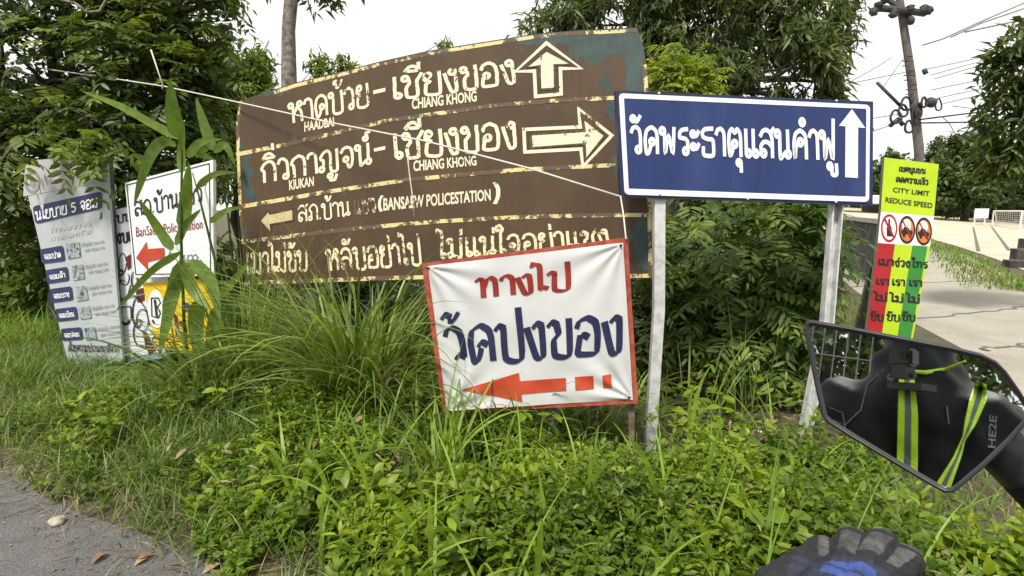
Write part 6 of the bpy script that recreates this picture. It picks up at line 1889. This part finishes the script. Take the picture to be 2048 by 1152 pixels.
x, y = scatter(6000, -9, -4.6, 5.0, 8.5, lambda x, y: np.ones_like(x))
V, F, k = blades(np.stack([x, y, np.zeros_like(x)], -1), nrand(len(x), 0, 6.28), nrand(len(x), 1, 1.5), nrand(len(x), .2, .55), nrand(len(x), .008, .016), nrand(len(x), .5, 1.8), 4)
tag(mesh_np("grass", V, F, M['bright_blade'], None, np.repeat(nrand(len(x), .0, .8), k)), "bright tall grass at the far left beyond the policy banner", "grass", kind="stuff")
# far right near tree
Gb = [(2050, 130, 55, 8), (2030, 190, 50, 8), (2050, 250, 70, 8), (2030, 300, 55, 8), (2120, 200, 120, 8.2), (2080, 60, 40, 8)]
tG = at(2190, 640, 8); tG.z = 0
tree("roadside_tree", "dark glossy-leaved tree reaching in from the right edge", tG, at(2160, 330, 8), Gb, .1,
     lambda root: [crown_whorls("crown", Gb, 420, 8, .17, .055, M['dark_leaf'], root, .55, .5)])
# trees beyond the field
def far_tree(px, py, r, Y, base_y, label, n=700, mat='far_leaf', ll=.55):
    bl = [(px, py, r * .62, Y), (px - r * .55, py + r * .2, r * .5, Y), (px + r * .55, py + r * .18, r * .5, Y), (px - r * .2, py + r * .42, r * .55, Y), (px + r * .3, py + r * .42, r * .5, Y), (px, py - r * .4, r * .45, Y), (px + r * .2, py - r * .1, r * .5, Y - 1)]
    b_ = at(px, base_y, Y); b_.z = 0
    tree("field_tree", label, b_, at(px, py + r * .6, Y), bl, .35, lambda root: [crown_whorls("crown", bl, n, 6, ll, ll * .55, M[mat], root, .25, .6)], group="trees beyond the field", jit=.2)
far_tree(1930, 345, 88, 62, 446, "broad round tree standing behind the field, left of the goal", 1500)
far_tree(1790, 345, 52, 80, 430, "bushy tree seen between the blue sign and the lime board", 700)
far_tree(1875, 320, 50, 95, 430, "tree top rising behind the lime board, beside the utility pole", 700)
far_tree(2020, 370, 70, 68, 450, "shady tree behind the goal at the right edge", 900)
far_tree(2100, 350, 90, 62, 455, "tree just past the right edge of the field", 600)
far_tree(1735, 365, 50, 90, 425, "small far tree right of the blue sign's lower corner", 500)
far_tree(1650, 360, 80, 90, 425, "far tree behind the blue sign", 300)
far_tree(1965, 300, 45, 120, 430, "highest far tree crown on the hill, right of the lime board", 600, ll=.8)
far_tree(1845, 388, 42, 66, 440, "low dark tree between the lime board and the shed", 600, 'mango_leaf')

# ---- what the mirror shows behind the rider: fence and trees
M['fence_wire'] = rough_mat("pale_fence_wire", (.22, .22, .22), (.32, .32, .32), 10, .5, bumps=0)
fence = thing("wire_fence", refl(1690, 690, 3.2), "pale square-mesh fence behind the rider, seen only in the mirror", "fence")
q00, q10, q01 = refl(1590, 760, 3.2), refl(1790, 760, 3.2), refl(1590, 640, 3.2)
ux, uy = (q10 - q00), Vector((0, 0, (q01 - q00).length)); ux.z = 0
bm = bmesh.new()
o0 = Vector((q00.x, q00.y, 0.0)); htot = q01.z + .1
for k in range(9): tube_bm(bm, [o0 + ux * (k / 8), o0 + ux * (k / 8) + Vector((0, 0, htot))], .003, 5)
for k in range(1, 9): tube_bm(bm, [o0 + Vector((0, 0, htot * k / 8)), o0 + ux + Vector((0, 0, htot * k / 8))], .003, 5)
bm_obj("mesh", bm, M['fence_wire'], fence)
for k, (px, py, t, r) in enumerate(((1650, 700, 6.5, 1.5), (1740, 690, 7.5, 1.6), (1860, 640, 8, 1.4))):
    c = refl(px, py, t)
    n = 500
    root = thing("roadside_tree", (c.x, c.y, 0), ("leafy tree behind the rider, seen at the left of the mirror", "leafy tree behind the rider, seen above the camera in the mirror", "leafy tree behind the rider, seen at the top of the mirror")[k], "tree")
    bm = bmesh.new(); tube_bm(bm, [Vector((c.x, c.y, 0)), Vector((c.x + .1, c.y, c.z * .6)), c + Vector((0, 0, .6))], [.12, .1, .05], 8); bm_obj("trunk", bm, M['bark_dark'], root, True)
    v = unit(rng.normal(0, 1, (n * 8, 3))) * rng.uniform(.2, 1, (n * 8, 1)) ** .6 * np.array([r, r, r * 1.1])
    V, F, kk = leaves(np.array(c) + v, rng.normal(0, 1, (n * 8, 3)) - np.array([0, 0, .4]), np.array([0, 0, 1.0]) + rng.normal(0, .5, (n * 8, 3)), .13, .06, .3, .2, LO)
    mesh_np("crown", V, F, M['dark_leaf'], root, np.repeat(nrand(n * 8, 0, 1), kk))
